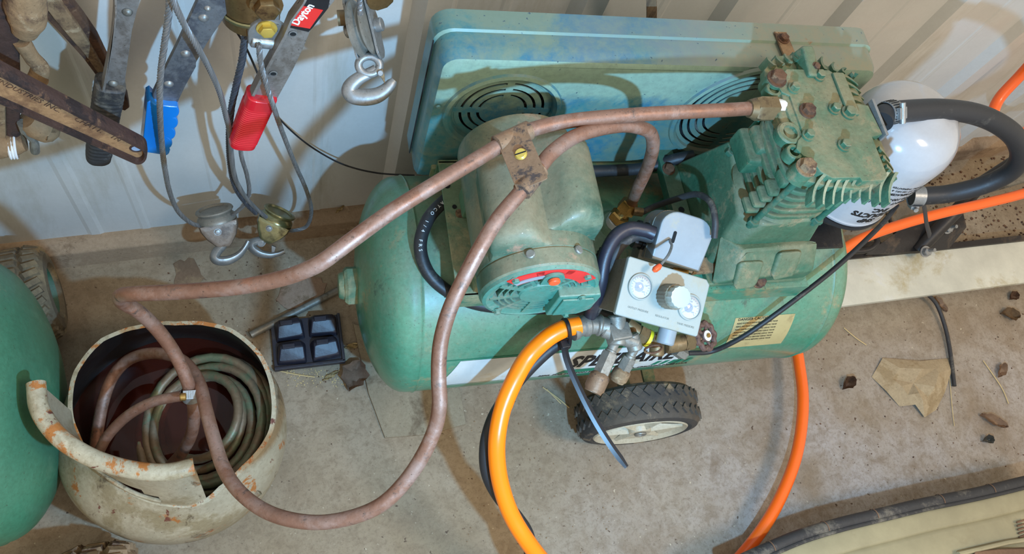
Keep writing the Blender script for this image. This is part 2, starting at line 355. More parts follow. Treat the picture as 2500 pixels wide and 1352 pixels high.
def solo(b, name, m, label, cat_, base=None, group=None, kind=None, **k):
    """a thing that is one mesh: its origin sits at its base"""
    cs = [v.co for v in b.b.verts]
    if base is None:
        z = min(c.z for c in cs); base = V((sum(c.x for c in cs) / len(cs), sum(c.y for c in cs) / len(cs), z))
    b.b.transform(Matrix.Translation(-V(base))); o = b.finish(name, m, **k); o.location = base; MW[o.name] = Matrix.Translation(V(base))
    return tag(o, label, cat_, group, kind)
def struct(b, name, m, **k):
    o = b.finish(name, m, **k); o['kind'] = 'structure'; return o
def lab(o, s): o['label'] = s; return o
def text(body, size, M, name, m, parent, ext=.0002, warp=None, align_='CENTER', shear=0, bold=0, sx=1):
    cu = bpy.data.curves.new(name, 'FONT'); cu.body = body; cu.size = size; cu.align_x = align_; cu.align_y = 'CENTER'
    cu.extrude = ext; cu.shear = shear; cu.offset = bold; cu.resolution_u = 2
    tmp = bpy.data.objects.new('tmp', cu); sc.collection.objects.link(tmp)
    dg = bpy.context.evaluated_depsgraph_get(); me = bpy.data.meshes.new_from_object(tmp.evaluated_get(dg))
    bpy.data.objects.remove(tmp)
    inv = MW.get(parent.name, Matrix()).inverted() if parent else Matrix()
    for v in me.vertices:
        p = v.co.copy(); p.x *= sx
        p = warp(p) if warp else M @ p
        v.co = inv @ p
    me.materials.clear(); me.materials.append(G[m]); me.name = name
    o = bpy.data.objects.new(name, me); sc.collection.objects.link(o)
    if parent: o.parent = parent; MW[o.name] = MW.get(parent.name, Matrix())
    return o
def circle(cx, cy, r, n=16, a0=0, a1=2 * pi, sy=1): return [(cx + r * math.cos(a0 + (a1 - a0) * k / n), cy + sy * r * math.sin(a0 + (a1 - a0) * k / n)) for k in range(n)]
def rrect(x0, y0, x1, y1, r, n=4):
    out = []
    for cx, cy, a in ((x1 - r, y1 - r, 0), (x0 + r, y1 - r, pi / 2), (x0 + r, y0 + r, pi), (x1 - r, y0 + r, 3 * pi / 2)):
        out += [(cx + r * math.cos(a + pi / 2 * k / n), cy + r * math.sin(a + pi / 2 * k / n)) for k in range(n + 1)]
    return out
def onwall(pxs, y): return [(p.x, p.z) for p in (at(a, b, y=y) for a, b in pxs)]
WALLM = lambda y: Matrix(((1, 0, 0, 0), (0, 0, -1, y), (0, 1, 0, 0), (0, 0, 0, 1)))   # x, z of the room with depth towards the viewer
# ================================================================== the setting
b = B(); b.grid([[(x, y, 0) for x in (-1.6, 0, 1, 2, 3.4)] for y in (-1.6, -.5, .2, .70)]); struct(b, 'floor', 'floor', fix=False)
def wall_profile():
    major = [-.47, -.235, .262, .48, .72, .95, 1.17, 1.395, 1.625, 1.85, 2.08, 2.3, 2.53, 2.76, 3.0]; minor = [-.16, -.04, .02, .12, .36, .60, .83, 1.06, 1.29, 1.51, 1.74]
    ev = [(m, .030, .016, .017) for m in major] + [(m, .008, .004, .0012) for m in minor]
    ev[1] = (-.235, .012, .006, .002)
    ev.sort(); pr = [(-1.6, 0)]
    for m, hb, ht, h in ev: pr += [(m - hb, 0), (m - ht, h), (m + ht, h), (m + hb, 0)]
    return pr + [(3.4, 0)]
b = B(); pr = wall_profile()
b.grid([[(x, .677 - h, z) for x, h in pr] for z in (.045, .4, .9, 1.7)]); wo = struct(b, 'wall_back', 'wall', ang=10)
b = B(); b.hull([(x, y, z) for x in (-1.6, 3.4) for y, z in ((.69, -.01), (.69, .05), (.668, .05), (.650, .040), (.645, -.01))], bev=.003); struct(b, 'baseboard_back', 'curb')

# ================================================================== the compressor
comp = thing('air_compressor', 'large dusty green air compressor with horizontal tank, motor, belt guard and pump', 'compressor', CM)
TR, TZ = .16, .24
b = B(CM); ex = Matrix.Translation((0, 0, TZ)) @ Matrix.Rotation(pi / 2, 4, 'Y')
prof = [(TR * math.sin(t), .062 * (1 - math.cos(t))) for t in [pi / 2 * k / 12 for k in range(13)]]
prof = [(0, 0)] + prof[1:] + [(TR + .0006, .070), (TR + .002, .072), (TR + .0006, .074), (TR, .076), (TR, .30), (TR, .5), (TR, .704), (TR + .0006, .706), (TR + .002, .708), (TR + .0006, .710), (TR, .712)] + [(TR * math.sin(t), .78 - .062 * (1 - math.cos(t))) for t in [pi / 2 * k / 12 for k in range(12, -1, -1)]]
b.lathe(prof, ex, 96); tank = b.finish('tank', 'green', comp)
def tanky(x, th, off=.0004):      # a point on the tank: th = 0 faces the viewer side, positive goes up
    return CM @ V((x, -(TR + off) * math.cos(th), TZ + (TR + off) * math.sin(th)))
def tankhit(px, py, rad=TR):
    r = CI.to_3x3() @ ray(px, py); o = CI @ CAM - V((0, 0, TZ)); a = r.y ** 2 + r.z ** 2; bb = 2 * (o.y * r.y + o.z * r.z); c = o.y ** 2 + o.z ** 2 - rad * rad
    dd = bb * bb - 4 * a * c; t = (-bb - math.sqrt(max(dd, 0))) / (2 * a); p = o + r * t
    return p.x, math.atan2(p.z, -p.y)
# end plug on the left head
b = B(CM); b.hexn((.006, 0, .245), (-1, 0, 0), .030, .022); b.cyl((-.014, 0, .245), (-.024, 0, .245), .021, .019, n=24, bev=.002); b.finish('end_plug', 'green_plate', comp)
# the printed stripe
tl, bl_ = tankhit(1082, 874), tankhit(1060, 938); tr, br_ = tankhit(1700, 842), tankhit(1640, 890)
def strip(x0, x1, t0, t1, m, name, off, parent, sh=0, nx=10, slant=0):
    bb = B(); rows = [[tanky(x0 + (x1 - x0) * i / nx + slant * (j / 6), t0 + (t1 - t0) * j / 6, off) for i in range(nx + 1)] for j in range(7)]
    bb.grid(rows); return bb.finish(name, m, parent, fix=False)
TH1 = (tl[1] + tr[1]) / 2; TH0 = TH1 - .44; DX0, DX1 = tl[0] - .005, tr[0] + .002
decal = strip(DX0, DX1 - .03, TH0, TH1, 'decal', 'brand_stripe', .0006, comp, slant=.03)
strip(DX0, DX1 + .01, TH1 + .012, TH1 + .022, 'decal_green', 'stripe_line', .0007, decal); 
strip(DX0, DX1 - .035, TH0 + .018, TH0 + .026, 'decal_green', 'stripe_line', .0010, decal)
gx0 = tankhit(1362, 900)[0]
strip(gx0, gx0 + .085, TH0 + .06, TH0 + .135, 'decal_green', 'green_band', .0010, decal, slant=.012)
for k in range(5): strip(gx0 + .155 + k * .0135, gx0 + .163 + k * .0135, TH0 + .07, TH0 + .155, 'decal_green', 'green_bar', .0010, decal, slant=.008, nx=2)
SX = tankhit(1382, 890)[0]
def tw(x0, th0, off=.0012): return lambda p: tanky(x0 + p.x, th0 + p.y / TR, off + p.z)
text('SPEEDAIRE', .040, None, 'brand_lettering', 'ink', decal, .0001, tw(SX, TH0 + .27), 'LEFT', .35, .0012, .92)
text('MFG. FOR DAYTON ELECTRIC MFG. CO., CHICAGO 60648 U.S.A.', .0075, None, 'maker_lettering', 'ink', decal, .0001, tw(SX - .035, TH0 + .038), 'LEFT', .3, .0001, 1.15)
# the warning label at the right
a0, a1 = tankhit(1800, 780), tankhit(1900, 835)
wl = strip(a0[0] - .004, a1[0] + .006, a1[1] - .02, a0[1] + .02, 'label_tan', 'warning_label', .0006, comp)
text('DANGER CAUTION', .0065, None, 'label_heading', 'ink', wl, .0001, tw(a0[0] + .001, a0[1] + .0), 'LEFT')
for k in range(7): text('READ INSTRUCTIONS BEFORE USING TANK', .0036, None, 'label_line', 'ink', wl, .0001, tw(a0[0] + .001, a0[1] - .045 - k * .036), 'LEFT')
# weld-on saddle plates over the tank
def plate(x0, x1, y0, y1, z, name, m='green_plate', hole=()):
    bb = B(CM); bb.box(((x0 + x1) / 2, (y0 + y1) / 2, z - .002), (x1 - x0, y1 - y0, .004), bev=.001)
    for yy in (y0 + .001, y1 - .001): bb.box(((x0 + x1) / 2, yy, z - .017), (x1 - x0, .004, .034))
    o = bb.finish(name, m, comp)
    for hx, hy, hr in hole: q = B(CM); q.cyl((hx, hy, z + .0002), (hx, hy, z + .001), hr, n=16); q.finish('mounting_hole', 'hole', o)
    return o
mp = plate(.105, .268, -.105, .090, .438, 'motor_plate', hole=[(.112, .052, .0045), (.118, .020, .003), (.115, -.075, .003)])
for yy in (.010, -.075):
    q = B(CM); q.prism(rrect(.118, yy - .006, .145, yy + .006, .005), .438, .4395); q.box((.135, yy, .4405), (.012, .006, .003), bev=.001); q.finish('slotted_bracket', 'rust_light', mp)
plate(.425, .612, -.118, .095, .432, 'pump_plate', 'green', [(.437, .06, .004), (.437, .035, .004), (.437, .01, .004)])
b = B(CM); b.box((.36, .112, .412), (.52, .040, .008), bev=.002); b.box((.36, .094, .404), (.52, .004, .02)); b.finish('guard_shelf', 'green', comp)
b = B(CM); b.box((.435, .03, .441), (.026, .17, .016), bev=.002); rail = b.finish('drilled_rail', 'green_dark', comp)
for yy in (.085, -.0, -.03): q = B(CM); q.cyl((.435, yy, .449), (.435, yy, .4496), .0045); q.finish('rail_hole', 'hole', rail)
q = B(CM); q.bolt((.432, .065, .449), (0, 0, 1), .007, .007); q.finish('rail_bolt', 'rust', rail)
# ------------------------------------------------ belt guard
GX0, GX1, GZ0, GZ1, GF, GB = .078, .672, .385, .637, .098, .172
b = B(CM)
def rtop(x0, y0, x1, y1, r): return [(x1 - r + r * math.cos(a), y1 - r + r * math.sin(a)) for a in [pi / 2 * k / 5 for k in range(6)]] + [(x0 + r + r * math.cos(a), y1 - r + r * math.sin(a)) for a in [pi / 2 + pi / 2 * k / 5 for k in range(6)]] + [(x0, y0), (x1, y0)]
def gring(ins, y, r=.03):
    return [(x, y, z) for x, z in rtop(GX0 + ins, GZ0 + ins * .3, GX1 - ins, GZ1 - ins, max(r - ins * .3, .004))]
rings = [gring(0, GB - .006, .022), gring(0, GB - .034, .022), gring(.003, GB - .036, .022), gring(.003, GF + .020, .022), gring(.0035, GF + .012, .022), gring(.007, GF + .003, .020), gring(.014, GF, .02)]
RR = [b._new(r) for r in rings]
for A, C in zip(RR, RR[1:]):
    for k in range(len(A)): b.face([A[k], A[(k + 1) % len(A)], C[(k + 1) % len(A)], C[k]])
b.face(RR[0])
# front face with two round vent wells
ML = (.172, .535, .068); MR = (.512, .535, .094)
inner = RR[-1]; 
def frontgrid():
    # polar ring faces around both wells, joined by a fan to the rim
    N = 40; c1 = b._new([(ML[0] + ML[2] * math.cos(2 * pi * k / N), GF, ML[1] + ML[2] * math.sin(2 * pi * k / N)) for k in range(N)])
    c2 = b._new([(MR[0] + MR[2] * math.cos(2 * pi * k / N), GF, MR[1] + MR[2] * math.sin(2 * pi * k / N)) for k in range(N)])
    for L in (inner, c1, c2):
        for k in range(len(L)):
            try: b.b.edges.new((L[k], L[(k + 1) % len(L)]))
            except ValueError: pass
    es = [e for e in b.b.edges if all((v in set(inner) or v in set(c1) or v in set(c2)) for v in e.verts) and (len(e.link_faces) < 2)]
    bmesh.ops.triangle_fill(b.b, edges=es, use_beauty=True)
    return c1, c2
frontgrid()
guard = b.finish('belt_guard', 'guard', comp, ang=30)
def grille(cx, cz, R, arcs, name):
    bb = B(CM); Mg = Matrix.Translation((cx, GF, cz)) @ Matrix.Rotation(pi / 2, 4, 'X')
    bb.lathe([(R + .008, -.001), (R + .006, .003), (R + .001, .004), (R - .003, .001), (R - .004, -.004), (R - .009, -.004), (R - .009, -.006), (R, -.006)], Mg, 48)   # pressed ring
    y0, y1 = -.005, -.0035
    for r0, r1 in arcs: bb.lathe([(r0, y0), (r0, y1), (r1, y1), (r1, y0), (r0, y0)] if r0 else [(0, y1), (r1, y1), (r1, y0), (0, y0)], Mg, 48)
    for k in range(4):
        a = pi / 2 * k + (pi / 2 if 0 else 0); c, s_ = math.cos(a), math.sin(a); q = .0045; ra, rb = .02, R - .004
        bb.prism([(ra * c - q * s_, ra * s_ + q * c), (rb * c - q * s_, rb * s_ + q * c), (rb * c + q * s_, rb * s_ - q * c), (ra * c + q * s_, ra * s_ - q * c)], y0, y1 + .0002, Mg)
    bb.finish(name, 'guard', guard)
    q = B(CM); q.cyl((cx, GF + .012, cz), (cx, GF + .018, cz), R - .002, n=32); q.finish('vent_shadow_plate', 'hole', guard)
    q = B(CM); q.lathe([(R * .62, -.02), (R * .74, -.02), (R * .74, -.009), (R * .62, -.009), (R * .62, -.02)], Mg, 40)
    q.box((cx, GF + .010, cz), (R * 1.3, .003, .012)); q.box((cx, GF + .010, cz), (.012, .003, R * 1.3)); q.finish('belt_pulley', 'steel_dull', guard)
grille(ML[0], ML[1], ML[2], [(.0, .0285), (.0320, .0395), (.0430, .0505), (.0540, .0600)], 'round_vent')
grille(MR[0], MR[1], MR[2], [(.0, .050), (.0535, .0605), (.0640, .0710), (.0745, .0810)], 'round_vent')
for px, py in ((1070, 258),): p = cat(px, py, b=GF); q = B(CM); q.cyl(p, p + V((0, -.003, 0)), .003, n=12, bev=.001); q.finish('rivet', 'guard', guard)
# left side lip and lower corner
b = B(CM); b.box((GX0 - .0004, .134, .505), (.0012, .0025, .23)); b.finish('side_seam', 'hole', guard)
q = B(CM); p = cat(1910, 98, c=GZ1 + .001); p2 = cat(1935, 140, c=GZ1 + .004)
q.prism([(p.x - .009, p.y + .012), (p.x + .009, p.y + .012), (p2.x + .009, p2.y - .015), (p2.x - .009, p2.y - .015)], GZ1 + .0005, GZ1 + .003, bev=.0005); gb = q.finish('copper_strap', 'rust_light', guard)
q = B(CM); q.bolt((p.x, p.y, GZ1 + .003), (0, 0, 1), .006, .006); q.finish('strap_bolt', 'rust', gb)
# ------------------------------------------------ motor
MX, MZ, MRD, MY0, MY1 = .18, .530, .070, -.140, .062
b = B(CM); Mm = Matrix.Translation((MX, MY0, MZ)) @ Matrix.Rotation(-pi / 2, 4, 'X')
b.lathe([(MRD * .97, 0), (MRD, .002), (MRD, .020), (MRD * .985, .0205), (MRD * .985, .022), (MRD, .0225), (MRD, .185), (MRD * .97, .192), (MRD * .8, .199), (0, .202)], Mm, 64)
motor = b.finish('motor', 'motor', comp)
b = B(CM); b.lathe([(MRD * .97, 0), (MRD * .955, -.004), (MRD * .90, -.005), (MRD * .88, -.0035), (.055, -.002), (.0545, .004)], Mm, 64)
b.lathe([(0, -.005), (.024, -.005), (.026, -.003), (.027, .004)], Mm, 40)
for r in (.033, .040, .047): b.lathe([(r, -.003), (r + .0022, -.003), (r + .0022, .004), (r, .004), (r, -.003)], Mm, 48)
Mf = Matrix.Translation((MX, MY0, MZ)) @ Matrix.Rotation(pi / 2, 4, 'X')
for k in range(10):
    a = 2 * pi * k / 10 + .2; c, s_ = math.cos(a), math.sin(a); q = .0022
    b.prism([(.024 * c - q * s_, .024 * s_ + q * c), (.058 * c - q * s_, .058 * s_ + q * c), (.058 * c + q * s_, .058 * s_ - q * c), (.024 * c + q * s_, .024 * s_ - q * c)], -.004, .004, Mf)
bell = b.finish('end_bell', 'motor_face', motor)
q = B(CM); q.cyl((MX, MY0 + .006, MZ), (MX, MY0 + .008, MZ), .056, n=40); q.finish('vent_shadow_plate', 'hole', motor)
q = B(CM); q.mi = 0
def arcpoly(r0, r1, a0, a1, n=12): return [(r0 * math.cos(a0 + (a1 - a0) * k / n), r0 * math.sin(a0 + (a1 - a0) * k / n)) for k in range(n + 1)] + [(r1 * math.cos(a1 + (a0 - a1) * k / n), r1 * math.sin(a1 + (a0 - a1) * k / n)) for k in range(n + 1)]
for A0, A1 in ((35, 78), (102, 140)):
    q.prism(arcpoly(.046, .0655, math.radians(A0), math.radians(A1)), .0045, .0056, Mf)
q.prism(arcpoly(.056, .0655, math.radians(70), math.radians(110)), .0045, .0056, Mf); q.finish('thermal_label', 'red_label', motor)
q = B(CM); q.prism(arcpoly(.050, .0555, math.radians(100), math.radians(138)), .0058, .0070, Mf); q.finish('label_window', 'grey_box', motor)
q = B(CM); ce = V((MX, MY0 - .006, MZ + .048)); q.prism([(-.012, -.012), (.012, -.012), (.012, .002)] + circle(0, .002, .012, 12, 0, pi) + [(-.012, .002)], 0, .003, Matrix.Translation(ce) @ Matrix.Rotation(pi / 2, 4, 'X')); q.finish('reset_bezel', 'motor_face', motor)
q = B(CM); q.cyl(ce + V((0, -.003, .002)), ce + V((0, -.008, .002)), .0065, n=20, bev=.001); q.finish('reset_button', 'red_tip', motor)
for a in (48, 132, 228, 312):
    c = V((MX + .0615 * math.cos(math.radians(a)), MY0 - .004, MZ + .0615 * math.sin(math.radians(a)))); q = B(CM); q.bolt(c, (0, -1, 0), .0042, .005); q.finish('through_bolt', 'motor_face', motor)
# wiring box at the lower right of the face
q = B(CM); jx, jz = MX + .042, MZ - .018
pts = [(jx + a, MY0 + y, jz + c) for y in (.03, -.014) for a, c in ((-.024, .028), (.026, .028), (.029, .020), (.029, -.018), (.018, -.030), (-.024, -.030))]
q.hull(pts, bev=.002); jb = q.finish('wiring_box', 'motor_face', motor)
q = B(CM); q.prism([(-.018, .021), (.019, .021), (.023, .014), (.023, -.014), (.012, -.024), (-.018, -.024)], 0, .002, Matrix.Translation((jx, MY0 - .0145, jz)) @ Matrix.Rotation(pi / 2, 4, 'X'), .0008); q.finish('cover_plate', 'motor_face', jb)
for dx, dz in ((.004, .0245), (.0, -.027)): q = B(CM); q.bolt((jx + dx, MY0 - .0145, jz + dz), (0, -1, 0), .0035, .004); q.finish('cover_screw', 'motor_face', jb)
# two capacitor covers on top
def capcover(ang, y0, y1, r, name):
    d = V((math.cos(ang), 0, math.sin(ang))); t_ = V((math.sin(ang), 0, -math.cos(ang)))
    q = B(CM); rows = []
    sec = [(-r * 1.28, -.004), (-r * 1.16, .003), (-r * 1.02, .014)] + [(-r * math.cos(a) , .014 + r * .82 * math.sin(a)) for a in [pi * k / 10 for k in range(1, 10)]] + [(r * 1.02, .014), (r * 1.16, .003), (r * 1.28, -.004)]
    for k, (yy, s_) in enumerate([(y0, .0), (y0 + .001, .55), (y0 + .005, .84), (y0 + .012, .97), (y0 + .02, 1), ((y0 + y1) / 2, 1), (y1 - .02, 1), (y1 - .012, .99), (y1 - .010, .94), (y1 - .006, .96), (y1 - .002, .88), (y1 + .004, .45), (y1 + .009, 0)]):
        rows.append([V((MX, yy, MZ)) + d * (MRD - .006 + h * s_) + t_ * (u * (.92 + .08 * s_)) for u, h in sec])
    q.grid(rows); return q.finish(name, 'motor', motor, ang=50)
capcover(math.radians(122), -.118, -.012, .029, 'capacitor_cover')
capcover(math.radians(62), -.100, .012, .030, 'capacitor_cover')
b = B(CM)
for zz, (xa, ya) in ((0, (1322, 575)),):
    pass
for a, yy in ((112, -.125), (66, -.122)):
    c = V((MX + MRD * math.cos(math.radians(a)), yy, MZ + MRD * math.sin(math.radians(a)))); dd = V((math.cos(math.radians(a)), 0, math.sin(math.radians(a)))); q = B(CM); q.cyl(c - dd * .001, c + dd * .003, .0052, n=16, bev=.001); sc_ = q.finish('cover_screw', 'steel_dull', motor)
b = B(CM); b.box((MX, -.085, .452), (.11, .035, .028), bev=.003); b.finish('motor_foot', 'green_plate', motor); b = B(CM); b.box((MX, .02, .452), (.11, .035, .028), bev=.003); b.finish('motor_foot', 'green_plate', motor)
# ------------------------------------------------ pump
PX, PY = .512, -.022
b = B(CM)
base = [(.448, -.112, .434), (.602, -.112, .434), (.606, .075, .434), (.448, .078, .434), (.448, -.112, .444), (.606, -.108, .444), (.608, .078, .444), (.446, .08, .444)]
b.hull(base, bev=.002)
b.hull([(.452, -.085, .44), (.600, -.085, .44), (.598, .075, .44), (.446, .078, .44), (.462, -.050, .530), (.462, .040, .560), (.570, -.074, .552), (.572, .035, .562), (.492, -.074, .540)], bev=.004)
b.hull([(.452, -.112, .442), (.600, -.110, .442), (.596, -.112, .470), (.470, -.116, .462), (.575, -.088, .500), (.480, -.090, .500), (.595, -.080, .50), (.455, -.06, .49)], bev=.003)
b.hull([(.566, -.080, .44), (.578, -.078, .44), (.566, -.07, .552), (.578, -.068, .552), (.600, -.04, .45), (.606, .03, .45), (.572, .03, .56)], bev=.002)
pump = b.finish('pump', 'green_cast', comp, ang=25)
q = B(CM); q.hull([(.474, -.128, .452), (.512, -.126, .455), (.474, -.102, .492), (.512, -.101, .492), (.472, -.09, .47), (.514, -.09, .47)], bev=.005); q.finish('cast_boss', 'green_cast', pump)
q = B(CM); q.hull([(.528, -.122, .462), (.566, -.118, .466), (.528, -.096, .504), (.566, -.094, .504), (.526, -.085, .48), (.568, -.085, .48)], bev=.005); q.finish('cast_boss', 'green_cast', pump)
for p_ in ((1855, 683), (1950, 640)):
    c = cat(*p_, c=.452); q = B(CM); q.bolt((c.x, c.y, .448), (0, -.5, 1), .0075, .010); q.finish('base_bolt', 'rust', pump)
# cylinder with cooling fins
q = B(CM); q.cyl((PX, PY, .535), (PX, PY, .662), .040, n=40); q.cyl((PX, PY, .548), (PX, PY, .560), .057, .053, n=40, bev=.003); q.finish('cylinder', 'green_cast', pump)
FZ = [.570 + .0145 * k for k in range(6)]
for k, z in enumerate(FZ):
    q = B(CM); q.prism(rrect(PX - .052 - k * .0008, PY - .058, PX + .054, PY + .056, .030, 6), z - .0032, z + .0032, bev=.0022); q.finish('cooling_fin', 'green_cast', pump)
for dx, dy in ((-.046, -.052), (.048, -.052), (-.046, .050), (.048, .05)):
    q = B(CM); q.cyl((PX + dx, PY + dy, .540), (PX + dx, PY + dy, .66), .0042, n=12); q.hexn((PX + dx, PY + dy, .548), (0, 0, 1), .008, .007); q.finish('stud', 'green_dark', pump)
# intake bosses left of the cylinder
q = B(CM); q.box((.462, .0, .598), (.042, .050, .030), bev=.005); q.box((.466, .002, .618), (.030, .036, .016), bev=.004); q.finish('valve_chest', 'green_cast', pump)
q = B(CM); q.box((.470, -.060, .632), (.028, .022, .014), bev=.004); q.finish('valve_lug', 'green_cast', pump)
for k in range(4): q = B(CM); q.box((.463 - .001 * k, -.062 + .001 * k, .614 - k * .0155), (.026, .022, .009), bev=.004); q.finish('side_fin', 'green_cast', pump)
# head
HZ = .664
q = B(CM); ho = [(.447, .045), (.452, .062), (.475, .083), (.505, .086), (.53, .078), (.556, .062), (.572, .035), (.577, .0), (.577, -.05), (.572, -.078), (.556, -.094), (.52, -.100), (.482, -.096), (.456, -.088), (.447, -.070), (.45, -.04), (.445, 0)]
q.prism(ho, HZ, HZ + .010, bev=.002); head = q.finish('head', 'green_cast', pump)
pl = [(.467, .050), (.474, .056), (.532, .056), (.544, .046), (.550, .020), (.550, .009), (.568, .006), (.572, -.034), (.556, -.038), (.556, -.088), (.549, -.095), (.519, -.096), (.518, -.091), (.482, -.091), (.470, -.083), (.463, -.066), (.455, -.062), (.449, -.053), (.455, -.042), (.465, -.034), (.465, .018), (.456, .023), (.453, .034), (.461, .041)]
q = B(CM); q.prism(pl, HZ + .010, HZ + .020, bev=.0015); cover = q.finish('valve_cover', 'green_cast', pump)
q = B(CM); q.box((.540, .020, HZ + .0215), (.016, .060, .005), bev=.002); q.finish('cast_rib', 'green_cast', pump)
PZ = HZ + .020
for px, py, r_ in ((2003, 182, .0055), (1941, 212, .0055), (1975, 267, .0075), (2040, 263, .0055), (2075, 272, .0068), (1976, 327, .0055), (2064, 352, .0060)):
    c = cat(px, py, c=PZ + .004); q = B(CM); q.cyl((c.x, c.y, PZ), (c.x, c.y, PZ + .0016), r_ * 1.35, n=18); q.bolt((c.x, c.y, PZ + .001), (0, 0, 1), r_, .0075); q.finish('cover_bolt', 'rust' if r_ > .007 else 'green_cast', pump)
for px, py in ((1900, 188), (1972, 405)):
    c = cat(px, py, c=PZ + .004); q = B(CM); q.cyl((c.x, c.y, HZ), (c.x, c.y, PZ), .0125, .0115, n=20, bev=.001); q.finish('head_boss', 'green_cast', pump)
    q = B(CM); q.bolt((c.x, c.y, PZ), (0, 0, 1), .0088, .010); q.finish('head_bolt', 'rust_light' if py > 300 else 'rust', pump)
for px, py, rx in ((1888, 220, .006), (1928, 325, .009), (1938, 372, .006)):
    c = cat(px, py, c=PZ - .004); q = B(CM); q.lathe([(rx * 1.7, -.01), (rx * 1.7, .0), (rx * 1.5, .002), (rx, .002), (rx, -.008), (0, -.008)], Matrix.Translation((c.x, c.y, PZ - .004)), 20); q.finish('threaded_port', 'green_cast', pump)
# upright fins around the head, each a curved blade
def blade(p0, p1, h0, h1, bend, th=.0034):
    q = B(CM); p0, p1 = V((p0[0], p0[1], 0)), V((p1[0], p1[1], 0)); d = (p1 - p0); n_ = V((-d.y, d.x, 0)).normalized(); N = 7; pts = []
    rows = []
    for i in range(N):
        t = i / (N - 1); c = p0 + d * t + n_ * bend * math.sin(pi * t); w_ = th * (1 - .45 * t)
        zl, zh = HZ + .002 - .012 * t, HZ + h0 + (h1 - h0) * t
        rows.append([(c + n_ * w_) + V((0, 0, zl)), (c + n_ * w_ * .6) + V((0, 0, zh)), (c - n_ * w_ * .6) + V((0, 0, zh)), (c - n_ * w_) + V((0, 0, zl)), (c + n_ * w_) + V((0, 0, zl))])
    q.grid(rows); q.quad(rows[0][:4]); q.quad(rows[-1][:4]); q.finish('head_fin', 'green_cast', pump)
for k in range(9):
    x = .476 + k * .0118; blade((x, -.085), (x - .014 + k * .0008, -.110 - .004 * math.sin(k)), .020, .002, -.004)
for k in range(3): blade((.560, -.052 - k * .012), (.584, -.060 - k * .012), .020, .004, .002)
for k in range(5): blade((.520 + k * .012, .062 - k * .002), (.526 + k * .014, .092 - k * .008), .016, .010, .003)
for k in range(5): blade((.553, .050 - k * .011), (.580, .046 - k * .0105), .018, .006, .002)
for k in range(4): blade((.462 + k * .012, .062 + k * .003), (.464 + k * .013, .082 + k * .003), .018, .008, .002)
q = B(CM); c = cat(1968, 140, c=PZ); q.hull([(c.x - .011, c.y - .03, HZ), (c.x + .009, c.y - .03, HZ), (c.x - .009, c.y + .016, HZ), (c.x + .010, c.y + .016, HZ), (c.x - .009, c.y - .03, PZ + .006), (c.x + .008, c.y - .03, PZ + .004), (c.x - .008, c.y + .01, PZ + .010), (c.x + .008, c.y + .01, PZ + .010)], bev=.003); q.finish('lifting_lug', 'green_cast', pump)
q = B(CM); q.bolt((c.x + .003, c.y - .018, PZ + .006), (0, -.3, 1), .004, .004); q.finish('lug_screw', 'rust', pump)
q = B(CM); q.box((.575, -.012, HZ + .010), (.004, .050, .026), bev=.0006); q.finish('gasket_plate', 'steel', pump)
# discharge elbow: bronze nut and white tape
q = B(CM); e0 = cat(1915, 266, c=HZ + .006); q.cyl(e0 + V((-.016, 0, 0)), e0, .0115, n=20); q.finish('thread_tape', 'white', pump)
q = B(CM); q.hexn(e0 + V((-.014, 0, 0)), (-1, 0, 0), .0150, .026); q.cyl(e0 + V((-.040, 0, 0)), e0 + V((-.047, 0, 0)), .012, .010, n=20); q.finish('compression_nut', 'brass_dirty', pump)
TUBE0 = CM @ (e0 + V((-.047, 0, 0)))
q = B(CM); q.hull([(x_, y_, z_) for x_, y_ in ((.447, -.05), (.475, -.06), (.447, .05), (.475, .05)) for z_ in (HZ, HZ + .014)], bev=.002); q.finish('head_web', 'green_cast', pump)
q = B(CM); q.box((e0.x + .002, e0.y - .005, HZ + .0055), (.018, .065, .024), bev=.004); q.finish('outlet_boss', 'green_cast', pump)
# wheel bracket, leg and wheel
q = B(CM); wx = cat(1635, 1012, b=-.235)
for dx in (-.018, .03): q.box((wx.x + dx, -.135, .118), (.022, .07, .006), bev=.001); q.box((wx.x + dx, -.12, .14), (.022, .006, .06), bev=.001)
q.finish('wheel_bracket', 'green_plate', comp)
for dx in (.14, .66):
    q = B(CM); q.hull([(dx - .02, -.13, 0), (dx + .02, -.13, 0), (dx - .02, -.126, 0), (dx + .02, -.126, 0), (dx - .02, -.11, .13), (dx + .02, -.11, .13), (dx - .02, .12, .12), (dx + .02, .12, .12), (dx - .02, .13, 0), (dx + .02, .13, 0)] if 0 else [(dx - .02, .10, 0), (dx + .02, .10, 0), (dx - .02, .106, 0), (dx + .02, .106, 0), (dx - .02, .08, .12), (dx + .02, .08, .12), (dx - .02, .086, .12), (dx + .02, .086, .12)]); q.finish('leg', 'green_plate', comp)
WM = Matrix.Translation((wx.x, -.205, .104)) @ Matrix.Rotation(math.radians(-3), 4, 'Z') @ Matrix.Rotation(pi / 2, 4, 'X')   # wheel axis towards the viewer
R0, HW = .104, .030
b = B(CM); b.lathe([(.078, HW), (.086, HW + .003), (.096, HW), (.1005, HW - .006), (.1015, 0), (.1005, -HW + .006), (.094, -HW), (.078, -HW), (.078, HW)], WM, 64); wheel = b.finish('wheel', 'tire', comp)
q = B(CM)
for k in range(36):
    for s_ in (-1, 1):
        a = 2 * pi * (k + (.5 if s_ > 0 else 0)) / 36
        M2 = WM @ Matrix.Rotation(a, 4, 'Z') @ Matrix.Translation((.1022, 0, s_ * HW * .48)) @ Matrix.Rotation(pi / 4, 4, 'X')
        q.box((0, 0, 0), (.0045, .0125, .0125), M2)
q.finish('tread_blocks', 'tire', wheel)['kind'] = 'stuff'
